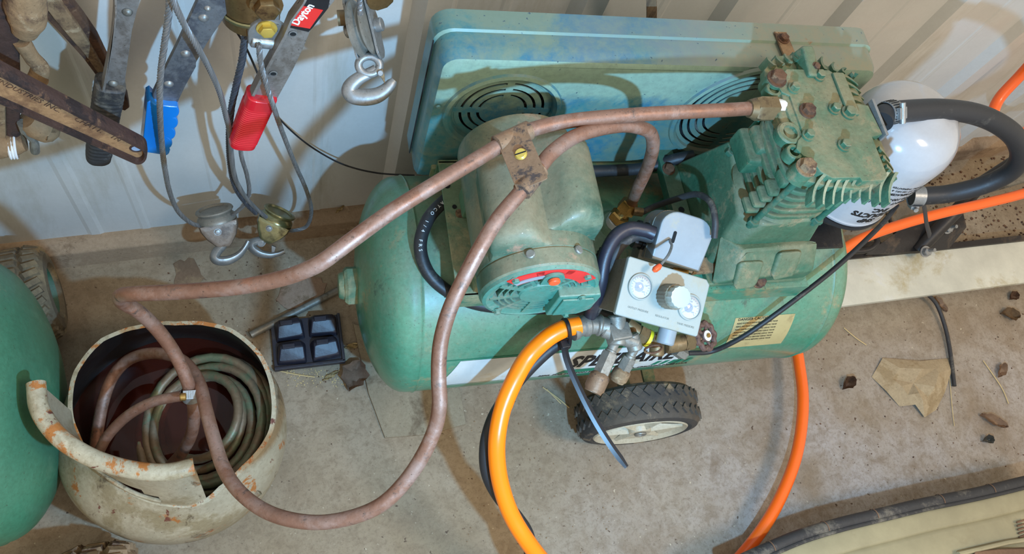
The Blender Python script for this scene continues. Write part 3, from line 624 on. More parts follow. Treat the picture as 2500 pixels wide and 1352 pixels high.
q = B(CM); q.lathe([(.080, HW + .001), (.078, HW + .003), (.072, HW - .004), (.030, HW - .014), (.020, HW - .006), (.018, HW + .002), (.007, HW + .002), (.007, HW - .01), (0, HW - .01)], WM, 64); hub = q.finish('rim', 'cream', wheel)
for k in range(6):
    q = B(CM); M2 = WM @ Matrix.Rotation(2 * pi * k / 6 + .3, 4, 'Z'); q.hull([(.016, -.006, HW - .012), (.016, .006, HW - .012), (.072, -.004, HW - .004), (.072, .004, HW - .004), (.016, 0, HW + .001), (.072, 0, HW - .001)], M2); q.finish('spoke', 'cream', wheel)
q = B(CM); q.tube([WM @ V((.0085 * math.cos(t), .0085 * math.sin(t), HW + .004)) for t in [2 * pi * k / 20 for k in range(20)]], .0022, 8, True); q.finish('axle_ring', 'steel_dull', wheel)
# ------------------------------------------------ pressure switch, regulator panel and fittings
def PT(l, **k): return [at(p[0], p[1], z=p[2]) for p in l]
SM = facing(1669, 588, .975, 17, 26, 3) @ Matrix.Scale(1.1, 4)
b = B(SM); shp = [(-.032, -.030), (.031, -.030), (.033, .012)] + [(.012 + .021 * math.cos(a), .012 + .019 * math.sin(a)) for a in [pi / 2 * k / 6 for k in range(7)]] + [(-.012 + .021 * math.cos(a), .012 + .019 * math.sin(a)) for a in [pi / 2 + pi / 2 * k / 6 for k in range(7)]]
b.prism(shp, -.050, .0, bev=.003); sw = b.finish('pressure_switch', ['grey_box'], comp)
b = B(SM); b.prism([(x * 1.02, y * 1.02) for x, y in shp], -.0235, -.0215); b.finish('cover_seam', 'grey_side', sw)
b = B(SM); b.prism([(-.036, -.033), (.038, -.033), (.038, -.020), (-.036, -.020)], -.052, -.030, bev=.001); b.finish('switch_base', 'grey_side', sw)
b = B(SM); b.prism(rrect(-.015, -.006, -.011, .008, .0018), .0, .0006); b.finish('lever_slot', 'hole', sw)
b = B(SM); SI = SM.inverted(); lp = [SI @ at(1637, 583, d=.974), SI @ at(1636, 590, d=.962), SI @ at(1640, 600, d=.950), SI @ at(1632, 622, d=.935), SI @ at(1614, 645, d=.925)]
b.tube(smooth(lp, 5), .0016, 8); lever = b.finish('switch_lever', 'steel', sw)
b = B(SM); b.tube([SI @ at(1612, 647, d=.924), SI @ at(1607, 652, d=.923), SI @ at(1599, 658, d=.922), SI @ at(1594, 662, d=.922)], [.0026, .0036, .0036, .0018], 12); lab(b.finish('lever_tip', 'red_tip', sw), 'orange plastic lever tip')
for yy in (.002, -.015):
    b = B(SM); b.lathe([(0, 0), (.0085, 0), (.0085, .004), (.0065, .004), (.0065, .010), (.0085, .010), (.0085, .014), (.006, .014), (0, .014)], Matrix.Translation((-.032, yy, -.034)) @ Matrix.Rotation(-pi / 2, 4, 'Y'), 16); b.finish('cable_gland', 'black', sw)
PM = facing(1621, 725, .945, 16.5, 28, 6)
b = B(PM); W2, H2 = .0585, .0365
b.prism([(-W2, -H2 + .002), (-W2 + .002, -H2), (W2 - .002, -H2), (W2, -H2 + .002), (W2, H2 - .006), (W2 - .006, H2), (-W2 + .002, H2), (-W2, H2 - .002)], -.006, 0, bev=.0022); pnl = b.finish('regulator_panel', 'panel', comp)
b = B(PM); b.hull([(-W2 + .001, -H2 + .002, -.006), (-.01, -H2 + .002, -.006), (-W2 + .001, H2 - .002, -.006), (-.01, H2 - .002, -.006), (-W2 + .004, -H2 + .006, -.062), (-.02, -H2 + .006, -.062), (-W2 + .004, H2 - .004, -.062), (-.02, H2 - .004, -.062)], bev=.001); b.finish('regulator_housing', 'grey_side', comp)
def gauge(x, y, r, ang):
    q = B(PM); Mg = PM.inverted() @ PM @ Matrix.Translation((x, y, 0))
    q.lathe([(r * 1.18, 0), (r * 1.15, .0025), (r * 1.02, .0028), (r, .0005), (r, 0)], Mg, 40); g = q.finish('gauge', 'panel', comp)
    q = B(PM); q.lathe([(0, .0006), (r, .0006)], Mg, 32); q.finish('dial', 'dial', g)
    q = B(PM); q.prism(circle(-r * .1, -r * .05, r * .42, 20), .0007, .0012, Mg); q.finish('dial_centre', 'dial_blue', g)
    q = B(PM)
    for k in range(17):
        a = math.radians(-45 + 270 * k / 16); c, s_ = math.cos(a), math.sin(a); ra, rb, t_ = r * (.74 if k % 4 else .66), r * .86, .00022
        q.prism([(ra * c - t_ * s_, ra * s_ + t_ * c), (rb * c - t_ * s_, rb * s_ + t_ * c), (rb * c + t_ * s_, rb * s_ - t_ * c), (ra * c + t_ * s_, ra * s_ - t_ * c)], .0007, .0010, Mg)
    a = math.radians(ang); c, s_ = math.cos(a), math.sin(a); t_ = .0005
    q.prism([(-r * .2 * c - t_ * s_, -r * .2 * s_ + t_ * c), (r * .7 * c, r * .7 * s_), (-r * .2 * c + t_ * s_, -r * .2 * s_ - t_ * c)], .0013, .0016, Mg); q.finish('dial_marks', 'ink', g)
    for k, s2 in enumerate(('0', '50', '100', '150', '200')):
        a = math.radians(225 - 270 * k / 4); text(s2, r * .2, PM @ Mg @ Matrix.Translation((r * .52 * math.cos(a), r * .52 * math.sin(a), .0008)), 'dial_number', 'ink', g)
    q = B(PM); q.lathe([(r * .99, .001), (r * .8, .0030), (r * .4, .0042), (0, .0046)], Mg, 28); q.finish('lens', 'glass', g)
gauge(-.0345, .004, .0142, 200); gauge(.0375, -.0035, .0142, 230)
b = B(PM); b.prism([(x * (1 + .05 * (k % 2)) + .004, y * (1 + .05 * (k % 2)) + .002) for k, (x, y) in enumerate(circle(0, 0, .0150, 44))], .001, .022); kn = b.finish('regulator_knob', 'knob_side', comp)
b = B(PM); b.prism([(x * (1 + .07 * (k % 2)) + .004, y * (1 + .07 * (k % 2)) + .002) for k, (x, y) in enumerate(circle(0, 0, .0130, 28))], .022, .034, bev=.001); b.finish('knob_cap', 'clear', kn)
for s2, x, y in (('OUTLET PRESSURE', -.030, -.0235), ('REGULATOR', .004, -.0245), ('TANK PRESSURE', .038, -.0265)):
    text(s2, .0034, PM @ Matrix.Translation((x, y, .0003)), 'panel_lettering', 'grey_side', pnl)
# bracket plate under the switch
b = B(CM); b.box((.40, -.062, .428), (.17, .03, .004), bev=.001); b.finish('switch_bracket', 'green_plate', comp)
b = B(CM); b.box((.452, -.085, .446), (.05, .022, .008), bev=.001); b.finish('bracket_tab', 'rust_light', comp)
b = B(); p0 = at(1640, 655, z=.455); b.hexn(p0, at(1665, 662, z=.455) - p0, .007, .022); b.finish('pipe_nut', 'brass', comp)
# tank outlet fitting for the cooling line
c0 = cat(1500, 545, c=.404)
b = B(CM); b.cyl((c0.x, c0.y, .392), (c0.x, c0.y, .406), .026, .021, n=28, bev=.003); b.finish('tank_boss', 'green', comp)
b = B(CM); b.cyl((c0.x, c0.y, .406), (c0.x, c0.y, .418), .0135, n=20); b.finish('thread_tape', 'white', comp)
b = B(CM); tp = V((.012, .010, .030)); e = V((c0.x, c0.y, .414)); b.hexn(e, tp, .0150, .012); b.cyl(e, e + tp * .9, .0105, n=16); b.hexn(e + tp * .55, tp, .0140, .016); b.finish('compression_fitting', 'brass', comp)
f0 = at(1545, 515, z=.442); b = B(); b.cyl(f0, at(1568, 518, z=.442), .0062, n=14); b.finish('side_fitting', 'brass_dirty', comp)
TB0 = CM @ (e + tp)
# outlet manifold with two couplers
def rod(l, r, name, m, par=comp, n=16, **k):
    q = B(); q.tube(l, r, n, **k); return q.finish(name, m, par)
A = at(1512, 790, z=.40); Bm = at(1500, 870, z=.375); C2 = at(1552, 835, z=.385)
b = B(); b.cyl(at(1505, 770, z=.40), at(1508, 842, z=.385), .0125, n=20, bev=.002); b.cyl(at(1470, 803, z=.395), at(1555, 838, z=.385), .0105, n=20, bev=.002); b.cyl(at(1540, 815, z=.39), at(1552, 855, z=.38), .0105, n=20, bev=.002); b.box(A + (Bm - A) * .3, (.030, .024, .024), bev=.003)
man = b.finish('outlet_manifold', 'steel_dull', comp)
def coupler(p0, p1, s, m2):
    p0, p1 = V(p0), V(p1); d = (p1 - p0); L = d.length; d.normalize(); M = align(p0, d); q = B()
    q.lathe([(0, 0), (.008 * s, 0), (.008 * s, .010), (.0095 * s, .011), (.0095 * s, .016)], M, 20); q.lathe([(0, .014), (.0125 * s, .014), (.0135 * s, .018), (.0135 * s, L * .62), (.010 * s, L * .66), (.0, L * .66)], M, 6)
    c = q.finish('coupler', 'steel_dull', man)
    q = B(); q.lathe([(.011 * s, L * .60), (.0155 * s, L * .66), (.0162 * s, L * .72), (.0162 * s, L * .92), (.0140 * s, L * .96), (.0135 * s, L), (.0100 * s, L), (.0090 * s, L * .9), (0, L * .9)], M, 28); q.finish('sleeve', m2, man)
    return c
coupler(at(1500, 838, z=.385), at(1447, 957, z=.362), .86, 'brown_steel'); coupler(at(1550, 850, z=.380), at(1506, 930, z=.345), .76, 'rust_light')
# dark pipe, tee, shut-off valve with wheel and drain fittings
b = B(); b.tube([at(1532, 790, z=.37), at(1560, 812, z=.37), at(1612, 840, z=.365)], .0095, 14); b.cyl(at(1605, 812, z=.375), at(1603, 868, z=.36), .0105, n=18, bev=.002); b.hexn(at(1560, 812, z=.37), at(1590, 828, z=.37) - at(1560, 812, z=.37), .0125, .014)
vb = b.finish('drain_manifold', 'brass_dirty', comp)
b = B(); d_ = at(1602, 836, z=.368) - at(1588, 829, z=.369); b.cyl(at(1578, 824, z=.369), at(1578, 824, z=.369) + d_ * .5, .0128, n=24); lab(b.finish('yellow_ring', mat('yellow_tape', S(226, 206, 40), .4), vb), 'yellow ring')
b = B(); v0 = at(1625, 842, z=.372); v1 = at(1712, 828, z=.372); b.cyl(v0, v0 + (v1 - v0) * .5, .0125, n=20, bev=.002); b.hexn(v0 + (v1 - v0) * .5, v1 - v0, .0125, .016); b.cyl(v0 + (v1 - v0) * .7, v1, .0065, n=14); valve = b.finish('shutoff_valve', 'brass_dirty', comp)
VM = align(at(1722, 820, z=.376), (v1 - v0).normalized() * .62 + (CAM - v1).normalized() * .78)
b = B(VM); N = 54; prw = []
b.tube([((.0175 + .0016 * math.cos(9 * 2 * pi * k / N)) * math.cos(2 * pi * k / N), (.0175 + .0016 * math.cos(9 * 2 * pi * k / N)) * math.sin(2 * pi * k / N), 0) for k in range(N)], .0042, 8, True)
for k in range(5): a = 2 * pi * k / 5; b.cyl((0, 0, 0), (.017 * math.cos(a), .017 * math.sin(a), 0), .0024, n=8)
b.cyl((0, 0, -.006), (0, 0, .004), .0085, n=20, bev=.001); hw = b.finish('hand_wheel', mat('dark_red_wheel', S(98, 70, 60), .6, 0, [(S(140, 116, 94), 50, .52, .66)]), valve)
b = B(VM); b.lathe([(0, .0045), (.0075, .0045)], None, 24); b.finish('wheel_disc', 'dial', valve)
b = B(VM); b.hexn((0, 0, .0047), (0, 0, 1), .0034, .003); b.finish('wheel_nut', 'brass', valve)
b = B(); b.cyl(at(1632, 800, z=.395), at(1622, 840, z=.385), .0125, n=24, bev=.002); b.finish('pressure_plug', 'grey_box', comp)
b = B(); b.hexn(at(1650, 852, z=.365), at(1672, 866, z=.355) - at(1650, 852, z=.365), .0095, .020); b.finish('hex_cap', 'steel_dull', comp)
b = B(); cc = at(1595, 852, z=.385); ux = (at(1615, 846, z=.385) - cc); b.tube([cc + ux * 1.0 * math.cos(t) + V((0, -.006, .004)) * math.sin(t) for t in [2 * pi * k / 24 for k in range(24)]], .0016, 8, True); b.finish('pull_ring', 'rust', comp)

# ------------------------------------------------ wiring on the compressor (things of their own)
def hose(name, pts, r, m, label, cat_, n=8, seg=14, group=None, **k):
    q = B(); q.tube(smooth([V(p) for p in pts], n), r, seg, **k); P0 = V(pts[-1]); return solo(q, name, m, label, cat_, P0, group)
hose('motor_cable', PT([(1440, 772, .40), (1452, 738, .44), (1466, 690, .47), (1476, 630, .49), (1500, 580, .505), (1535, 558, .51), (1575, 562, .51), (1597, 570, .51)]), .0088, 'black_gloss', 'thick black cable curving from beside the motor into the grey switch box', 'cable')
hose('motor_cable', PT([(1444, 776, .385), (1462, 742, .425), (1487, 690, .45), (1495, 635, .475), (1520, 595, .49), (1555, 575, .495), (1592, 583, .495)]), .0068, 'rubber_dusty', 'thinner grey-black cable lying just under the thick cable at the switch box', 'cable')
q = B(); cp = smooth(PT([(1500, 600, .445), (1478, 620, .445), (1462, 660, .445), (1455, 700, .44)]), 10)
q.tube(cp, [.010 + .0015 * (k % 2) for k in range(len(cp))], 12); solo(q, 'ribbed_conduit', 'rubber_dusty', 'short ribbed grey conduit right of the motor', 'conduit')
LH = PT([(1120, 470, .425), (1088, 488, .425), (1045, 535, .425), (1026, 600, .415), (1045, 665, .40), (1095, 712, .385), (1165, 742, .375), (1260, 752, .370), (1370, 752, .358), (1450, 762, .356), (1520, 787, .35), (1560, 802, .35)])
lh = hose('looped_hose', LH, .0086, 'rubber', 'black rubber hose looped on the tank left of and below the motor', 'hose', seg=16)
def along(body, path, i0, m, par, size, r):
    P = smooth(path, 12); d = 0
    for ch in body:
        while i0 + 1 < len(P) and (P[i0] - P[i0 + 1]).length < 1e-6: i0 += 1
        p = P[i0]; tg = (P[i0 + 1] - P[i0 - 1]).normalized(); wv = (CAM - p).normalized(); wv = (wv - wv.dot(tg) * tg).normalized(); yv = wv.cross(tg)
        Mx = Matrix.Translation(p + wv * r) @ Matrix((tg, yv, wv)).transposed().to_4x4()
        if ch != ' ': text(ch, size, Mx, 'hose_lettering', m, par)
        s = 0
        while s < size * .72 and i0 + 2 < len(P): s += (P[i0 + 1] - P[i0]).length; i0 += 1
along('DAYCO 1/4 FRS', LH, 14, 'dial', lh, .0062, .0089)
hose('back_hose', [CM @ V(p) for p in ((.262, .072, .424), (.30, .078, .424), (.40, .082, .424), (.445, .080, .452), (.47, .08, .46))], .0086, 'rubber', 'straight black rubber hose lying along the foot of the belt guard', 'hose')
hose('relief_line', PT([(1568, 518, .442), (1600, 503, .455), (1650, 486, .485), (1700, 474, .515), (1733, 492, .535), (1746, 535, .535), (1744, 580, .52)]), .0042, 'rubber_dusty', 'thin black line arching from the tank fitting behind the grey switch box', 'hose')

# ------------------------------------------------ copper cooling line
line = thing('cooling_line', 'long bent copper tube from pump head to drum and back over motor to tank', 'copper tube', at(475, 960, z=.3))
TA = [TUBE0 + (CM.to_3x3() @ V((.012, 0, 0)))] + [TUBE0] + PT([(1780, 268, .672), (1700, 272, .672), (1600, 277, .67), (1500, 284, .668), (1400, 294, .665), (1320, 310, .662), (1255, 335, .660), (1150, 397, .655), (1050, 457, .65), (950, 520, .642), (860, 585, .635), (790, 637, .625), (745, 660, .615), (690, 679, .60), (600, 698, .58), (500, 708, .56), (400, 714, .54), (330, 717, .525), (296, 722, .50), (300, 738, .47), (340, 762, .44), (385, 805, .40), (425, 860, .36), (452, 915, .33), (466, 960, .305), (474, 1005, .27), (467, 1060, .22), (440, 1110, .16), (400, 1150, .10), (380, 1165, .07)])
b = B(); b.tube(smooth(TA, 6), .0079, 16); b.finish('tube_to_drum', 'copper', line)
TBp = [TB0 - (CM.to_3x3() @ tp) * .3, TB0] + PT([(1556, 462, .50), (1580, 410, .545), (1594, 360, .60), (1588, 325, .63), (1560, 311, .645), (1520, 306, .652), (1460, 315, .658), (1400, 335, .662), (1345, 375, .664), (1310, 420, .664), (1270, 470, .660), (1215, 535, .650), (1175, 600, .64), (1135, 675, .62), (1100, 750, .60), (1080, 815, .58), (1072, 870, .565), (1071, 930, .55), (1073, 985, .54), (1062, 1045, .52), (1030, 1115, .50), (985, 1180, .48), (930, 1232, .465), (860, 1262, .45), (780, 1275, .435), (700, 1266, .42), (635, 1240, .40), (580, 1195, .38), (545, 1140, .36), (522, 1070, .345), (503, 1000, .33), (488, 940, .31), (462, 895, .28), (425, 870, .25), (370, 862, .22), (315, 878, .19), (275, 920, .175), (252, 980, .165), (240, 1040, .15), (234, 1095, .135), (246, 1140, .12), (270, 1180, .09)])
b = B(); b.tube(smooth(TBp, 6), .0079, 16); b.finish('tube_from_drum', 'copper', line)
TCp = PT([(450, 966, .300), (420, 970, .295), (370, 982, .28), (315, 1012, .26), (270, 1055, .235), (243, 1100, .20), (232, 1140, .16), (240, 1170, .10)])
b = B(); b.tube(smooth(TCp, 6), .0066, 14); b.finish('clamped_tube', 'copper', line)
# wound part of the line in the drum
CC = at(468, 1035, z=.13); pts = []
turns = 7.2; N = int(turns * 28)
for i in range(N + 1):
    t = i / N; a = -2.3 + 2 * pi * turns * t; r = .060 + .056 * t + .006 * math.sin(2.1 * a * .37)
    pts.append(CC + V((.012 + r * .86 * math.cos(a) + .014 * t, r * math.sin(a) - .012 * t, .004 + .028 * math.cos(a + .3) + .010 * math.sin(5 * t * 2 * pi))))
b = B(); b.tube(pts, .0066, 12); b.finish('coil', 'copper_green', line)
# hose clamp where the tubes cross
b = B(); cA = at(467, 962, z=.306); dA = (at(480, 1000, z=.275) - at(458, 925, z=.325)).normalized(); Mc = align(cA, dA)
b.lathe([(.0112, -.006), (.0120, -.006), (.0120, .006), (.0112, .006), (.0112, -.006)], Mc, 28); hc = b.finish('hose_clamp', 'steel', line)
FMc = facing(468, 963, cA.length and (proj_d := (cA - CAM).dot((cam.matrix_world.to_3x3() @ V((0, 0, -1))))) - .013, -4)
b = B(FMc)
b.box((.003, 0, 0), (.026, .011, .0016), bev=.0006); b.finish('clamp_band', 'steel', line)
b = B(FMc)
for k in range(8): b.box((-.006 + k * .0026, 0, .0009), (.0009, .0085, .0006))
b.finish('band_slots', 'steel_dull', line)['kind'] = 'stuff'
b = B(FMc); b.cyl((-.0135, -.002, 0), (-.006, -.002, 0), .0048, n=14, bev=.001); b.finish('clamp_screw', 'brass', line)
# flat strap holding the two runs above the motor
i1 = at(1252, 336, z=.660); i2 = at(1296, 440, z=.664); dv = (i2 - i1); nv = (CAM - (i1 + i2) / 2).normalized(); nv = (nv - nv.dot(dv.normalized()) * dv.normalized()).normalized(); uv = dv.normalized().cross(nv) * -1
KM = Matrix.Translation((i1 + i2) / 2) @ Matrix((uv, dv.normalized(), nv)).transposed().to_4x4(); L = dv.length / 2
b = B(KM); b.prism(rrect(-.0165, -L - .004, .0165, L + .011, .003), .0085, .0100, bev=.0004)
strap = b.finish('tube_strap', 'brown_steel', line)
b = B(); ta = (at(1320, 310, z=.66) - at(1200, 366, z=.658)).normalized(); b.tube([i1 - ta * .021, i1 - ta * .0205, i1 + ta * .0205, i1 + ta * .021], [.0080, .0102, .0102, .0080], 24); b.finish('strap_fold', 'brown_steel', strap)
b = B(); ta = (at(1310, 420, z=.664) - at(1262, 480, z=.660)).normalized(); p = i2 + ta * .000; b.tube([p - ta * .0165, p - ta * .016, p + ta * .016, p + ta * .0165], [.0080, .0102, .0102, .0080], 24); b.finish('strap_fold', 'brown_steel', strap)
b = B(KM); b.cyl((.001, .001, .0100), (.001, .001, .0128), .0066, .0058, n=24, bev=.0006); scw = b.finish('brass_screw', 'gold', strap)
b = B(KM @ Matrix.Translation((.001, .001, 0)) @ Matrix.Rotation(.1, 4, 'Z')); b.box((0, 0, .01285), (.0118, .0014, .0002)); b.finish('screw_slot', 'hole', strap)

# ------------------------------------------------ cut-open gas drum
BC = V((-.135, .302, 0)); BR = .150
drum = thing('cut_drum', 'rusty tan steel gas cylinder cut open at the top with collar left on', 'drum', Matrix.Translation(BC))
DM = Matrix.Translation(BC)
b = B(DM)
out = [(.0, .0), (.085, .0), (.10, .004), (.122, .018), (.138, .042), (.147, .075), (.150, .11), (.150, .145), (.148, .160), (.146, .175), (.143, .190), (.141, .202), (.1385, .2115)]
inn = [(.1345, .2115), (.1375, .200), (.1405, .188), (.1425, .174), (.1455, .145), (.1465, .11), (.143, .075), (.134, .044), (.118, .022), (.09, .010), (0, .008)]
NN = 120
OP = sorted((math.atan2(q_.y, q_.x), min(.147, math.hypot(q_.x, q_.y))) for q_ in [at(a, c, z=.215) - BC for a, c in ((165, 960), (180, 900), (250, 820), (340, 790), (430, 783), (560, 797), (640, 865), (672, 960), (667, 1050), (642, 1095), (600, 1140), (540, 1195), (506, 1226), (460, 1238), (400, 1234), (330, 1212), (262, 1167), (215, 1118), (180, 1058))])
def RO(a):
    a = (a + pi) % (2 * pi) - pi
    L_ = [(OP[-1][0] - 2 * pi, OP[-1][1])] + OP + [(OP[0][0] + 2 * pi, OP[0][1])]
    for (a0, r0), (a1, r1_) in zip(L_, L_[1:]):
        if a0 <= a <= a1: return r0 + (r1_ - r0) * (a - a0) / max(1e-6, a1 - a0)
    return .13
def ragged(prof, mi, M=DM):
    rings = []
    for j, (r, h) in enumerate(prof):
        if r < 1e-6: rings.append(b._new([(0, 0, h)])); continue
        ring = []
        for k in range(NN):
            a = 2 * pi * k / NN; e_ = 0; r = prof[j][0]
            if h > .15: t_ = min(1, (h - .15) / .0615); r = r + (RO(a) - (.006 if mi else 0) - r) * (t_ ** 1.6)
            if h > .205: e_ = .0012 * math.sin(a * 13 + 1) * math.sin(a * 5) + random.uniform(-.0006, .0006)
            ring.append((r * math.cos(a), r * math.sin(a), h + e_))
        rings.append(b._new(ring))
    b.mi = mi
    for A_, C_ in zip(rings, rings[1:]):
        for k in range(NN):
            k2 = (k + 1) % NN
            if len(A_) == 1: b.face([A_[0], C_[k2], C_[k]])
            elif len(C_) == 1: b.face([A_[k], A_[k2], C_[0]])
            else: b.face([A_[k], A_[k2], C_[k2], C_[k]])
    return rings
random.seed(3); R1 = ragged(out, 0); R2 = ragged(inn, 1); b.mi = 2
for k in range(NN):
    R2[0][k].co.z = R1[-1][k].co.z + .0005; b.face([R1[-1][k], R1[-1][(k + 1) % NN], R2[0][(k + 1) % NN], R2[0][k]])
b.finish('shell', ['bucket', 'inside', 'rim_rust'], drum, ang=50)
# the collar piece still standing on the shoulder
def cwall(px, py, z): return at(px, py, z=z) - BC
basep = [cwall(168, 1005, .225), cwall(180, 1055, .222), cwall(215, 1115, .218), cwall(262, 1165, .215), cwall(330, 1210, .212), cwall(400, 1232, .210), cwall(460, 1236, .208), cwall(506, 1222, .206)]
rimp = [cwall(88, 935, .318), cwall(97, 1000, .318), cwall(140, 1062, .318), cwall(200, 1105, .316), cwall(270, 1134, .314), cwall(345, 1150, .312), cwall(412, 1152, .310), cwall(474, 1138, .308)]
bs, rs = smooth(basep, 6), smooth(rimp, 6); b = B(DM); rows = []
NV = 8
for j in range(NV + 1):
    t = j / NV; rows.append([bs[i] + (rs[i] - bs[i]) * t + V((0, 0, 0)) for i in range(len(bs))])
SL0, SL1 = 12, 30      # the hand slot
vg = [b._new(r) for r in rows]
for j in range(NV):
    for i in range(len(bs) - 1):
        if j in (1, 2) and SL0 <= i < SL1 - (0 if j == 1 else 3): continue
        b.face([vg[j][i], vg[j][i + 1], vg[j + 1][i + 1], vg[j + 1][i]])
bmesh.ops.recalc_face_normals(b.b, faces=list(b.b.faces)); bmesh.ops.solidify(b.b, geom=list(b.b.faces), thickness=.003)
collar = b.finish('collar', 'bucket', drum, ang=50)
b = B(DM); b.tube(rs, [.0105] * len(rs), 16); b.finish('rolled_rim', 'rim_rust', drum)
b = B(DM); sl = [bs[i] + (rs[i] - bs[i]) * (1 / NV) for i in range(SL0, SL1 + 1)]; b.tube(sl, .0028, 8); b.finish('slot_lip', 'bucket', drum)
# liquid in the drum
b = B(DM); b.lathe([(0, .118), (.1462, .118)], None, 64); wt = b.finish('standing_water', 'water', None, fix=False); tag(wt, 'dark rusty brown water standing inside the cut-open drum', 'water')
# ================================================================== left side: second tank, wheel, floor pieces
T2 = Matrix.Translation((-.266, .376, .192)) @ Matrix.Rotation(math.radians(0), 4, 'Z') @ Matrix.Rotation(-pi / 2, 4, 'Y')
st = thing('green_tank', 'second green steel tank with rounded end at the left edge', 'tank', Matrix.Translation((-.266, .376, 0)))
b = B(T2); r2 = .185; b.lathe([(0, 0)] + [(r2 * math.sin(t), .075 * (1 - math.cos(t))) for t in [pi / 2 * k / 14 for k in range(1, 15)]] + [(r2 + .002, .078), (r2 + .002, .082), (r2, .084), (r2, .55), (0, .6)], None, 72); b.finish('shell', 'second_tank', st)
b = B(); b.hull([(-.44, .362 - .10, 0), (-.40, .362 - .10, 0), (-.44, .362 + .10, 0), (-.40, .362 + .10, 0), (-.44, .362 - .08, .10), (-.40, .362 - .08, .10), (-.44, .362 + .08, .10), (-.40, .362 + .08, .10)], bev=.003); b.finish('foot', 'green_dark', st)
def knobby(name, M, R, W, label, m='tire_tan', nb=30, rim='green_dark'):
    """tyre: axis along local z"""
    t = thing(name, label, 'wheel', Matrix.Translation(M.translation - V((0, 0, R)))); q = B(M)
    q.lathe([(R * .52, W * .9), (R * .60, W * 1.05), (R * .80, W * 1.02), (R * .93, W * .8), (R * .965, W * .3), (R * .965, -W * .3), (R * .93, -W * .8), (R * .80, -W * 1.02), (R * .60, -W * 1.05), (R * .52, -W * .9), (R * .52, W * .9)], None, 56)
    q.finish('tire', m, t)
    for k in range(nb):
        for s_, w_ in ((-1, 0), (0, .5), (1, 0)):
            a = 2 * pi * (k + w_) / nb; M2 = M @ Matrix.Rotation(a, 4, 'Z') @ Matrix.Translation((R * (.975 if s_ == 0 else .95), 0, s_ * W * .66)) @ Matrix.Rotation(-s_ * .35, 4, 'Y') @ Matrix.Rotation(s_ * .4, 4, 'X')
            q = B(M2); q.hull([(x_, y_, z_) for x_ in (-.004,) for y_ in (-R * .085, R * .085) for z_ in (-W * .30, W * .30)] + [(R * .05, y_, z_) for y_ in (-R * .055, R * .055) for z_ in (-W * .24, W * .24)]); q.finish('tread_lug', m, t)
    q = B(M); q.lathe([(R * .53, W * .86), (R * .50, W * .9), (R * .45, W * .3), (R * .2, W * .2), (R * .16, W * .7), (0, W * .7)], None, 40); q.finish('rim', rim, t); return t
knobby('knobby_wheel', Matrix.Translation((-.335, .568, .075)) @ Matrix.Rotation(math.radians(6), 4, 'Z') @ Matrix.Rotation(pi / 2, 4, 'Y'), .074, .042, 'muddy knobby rubber wheel between the green tank and the wall')
kw = knobby('knobby_wheel', Matrix.Translation((-.255, .078, .098)) @ Matrix.Rotation(math.radians(-4), 4, 'Z') @ Matrix.Rotation(pi / 2, 4, 'Y'), .098, .045, 'muddy tread top poking in at the bottom left corner', 'rust_light')
# rod on the floor behind the plastic block
hose('floor_rod', [at(612, 818, z=.008), at(680, 783, z=.008), at(760, 742, z=.008), at(845, 698, z=.008), at(900, 672, z=.008)], .0062, 'steel_dull', 'dull grey rod lying on the floor between drum and tank', 'rod')
# black block with four raised pads
bm_ = Matrix.Translation(at(751, 838, z=0)) @ Matrix.Rotation(math.radians(-3), 4, 'Z')
blk = thing('plastic_block', 'black plastic tray with four raised pads on the floor left of the tank', 'plastic tray', bm_)
b = B(bm_); b.box((0, 0, .005), (.116, .088, .010), bev=.002); b.box((0, -.043, .010), (.116, .005, .012), bev=.001); b.box((.056, 0, .010), (.005, .088, .012), bev=.001); b.finish('tray_base', 'black_gloss', blk)
for i, (x, y) in enumerate(((-.028, .023), (.028, .024), (-.028, -.019), (.027, -.018))):
    q = B(bm_ @ Matrix.Translation((x, y, 0)) @ Matrix.Rotation((.06, -.05, -.04, .08)[i], 4, 'Z')); u = random.Random(i)
    q.hull([(-.024, -.019, .008), (.024, -.019, .008), (-.024, .018, .008), (.024, .018, .008), (-.022, -.017, .022), (.022, -.016, .022), (-.015, .016, .026), (.016, .017, .026), (-.018, .004, .034), (.020, .005, .033)], bev=.0025); pd = q.finish('pad', 'black_gloss', blk)
    q = B(bm_ @ Matrix.Translation((x, y, 0))); q.box((-.004, .006, .0335), (.020, .008, .004), bev=.001); q.finish('pad_tab', 'black_gloss', pd)
def slab(name, poly, z0, z1, m, label, cat_, **k):
    if 'scrap' in name:
        u = random.Random(len(label)); pp = []
        for (ax, ay), (bx, by) in zip(poly, poly[1:] + poly[:1]): pp += [(ax + (bx - ax) * t + u.uniform(-5, 5), ay + (by - ay) * t + u.uniform(-5, 5)) for t in (0, .25, .5, .75)]
        poly = pp
    q = B(); pts = [at(a, c, z=z1) for a, c in poly]; ctr = sum((p for p in pts), V()) / len(pts)
    q.prism([(p.x, p.y) for p in pts], z0, z1, bev=min(.001, (z1 - z0) * .3)); return solo(q, name, m, label, cat_, V((ctr.x, ctr.y, z0)), **k)
slab('cardboard_pad', [(862, 790), (900, 800), (1120, 935), (1138, 1035), (1040, 1060), (940, 1068), (900, 960)], 0.0005, .006, 'card_grey', 'flat dirty cardboard pad under the left end of the compressor tank', 'cardboard')
slab('cardboard_scrap', [(690, 690), (760, 668), (800, 690), (770, 745), (700, 758), (672, 730)], .0005, .002, 'scrap_pink', 'pinkish torn cardboard scrap under the copper tube', 'cardboard')
slab('cardboard_scrap', [(425, 640), (470, 632), (500, 680), (470, 698), (430, 702)], .0005, .0012, 'scrap_brown', 'brown stained scrap on the floor below the grey pulley hook', 'cardboard')

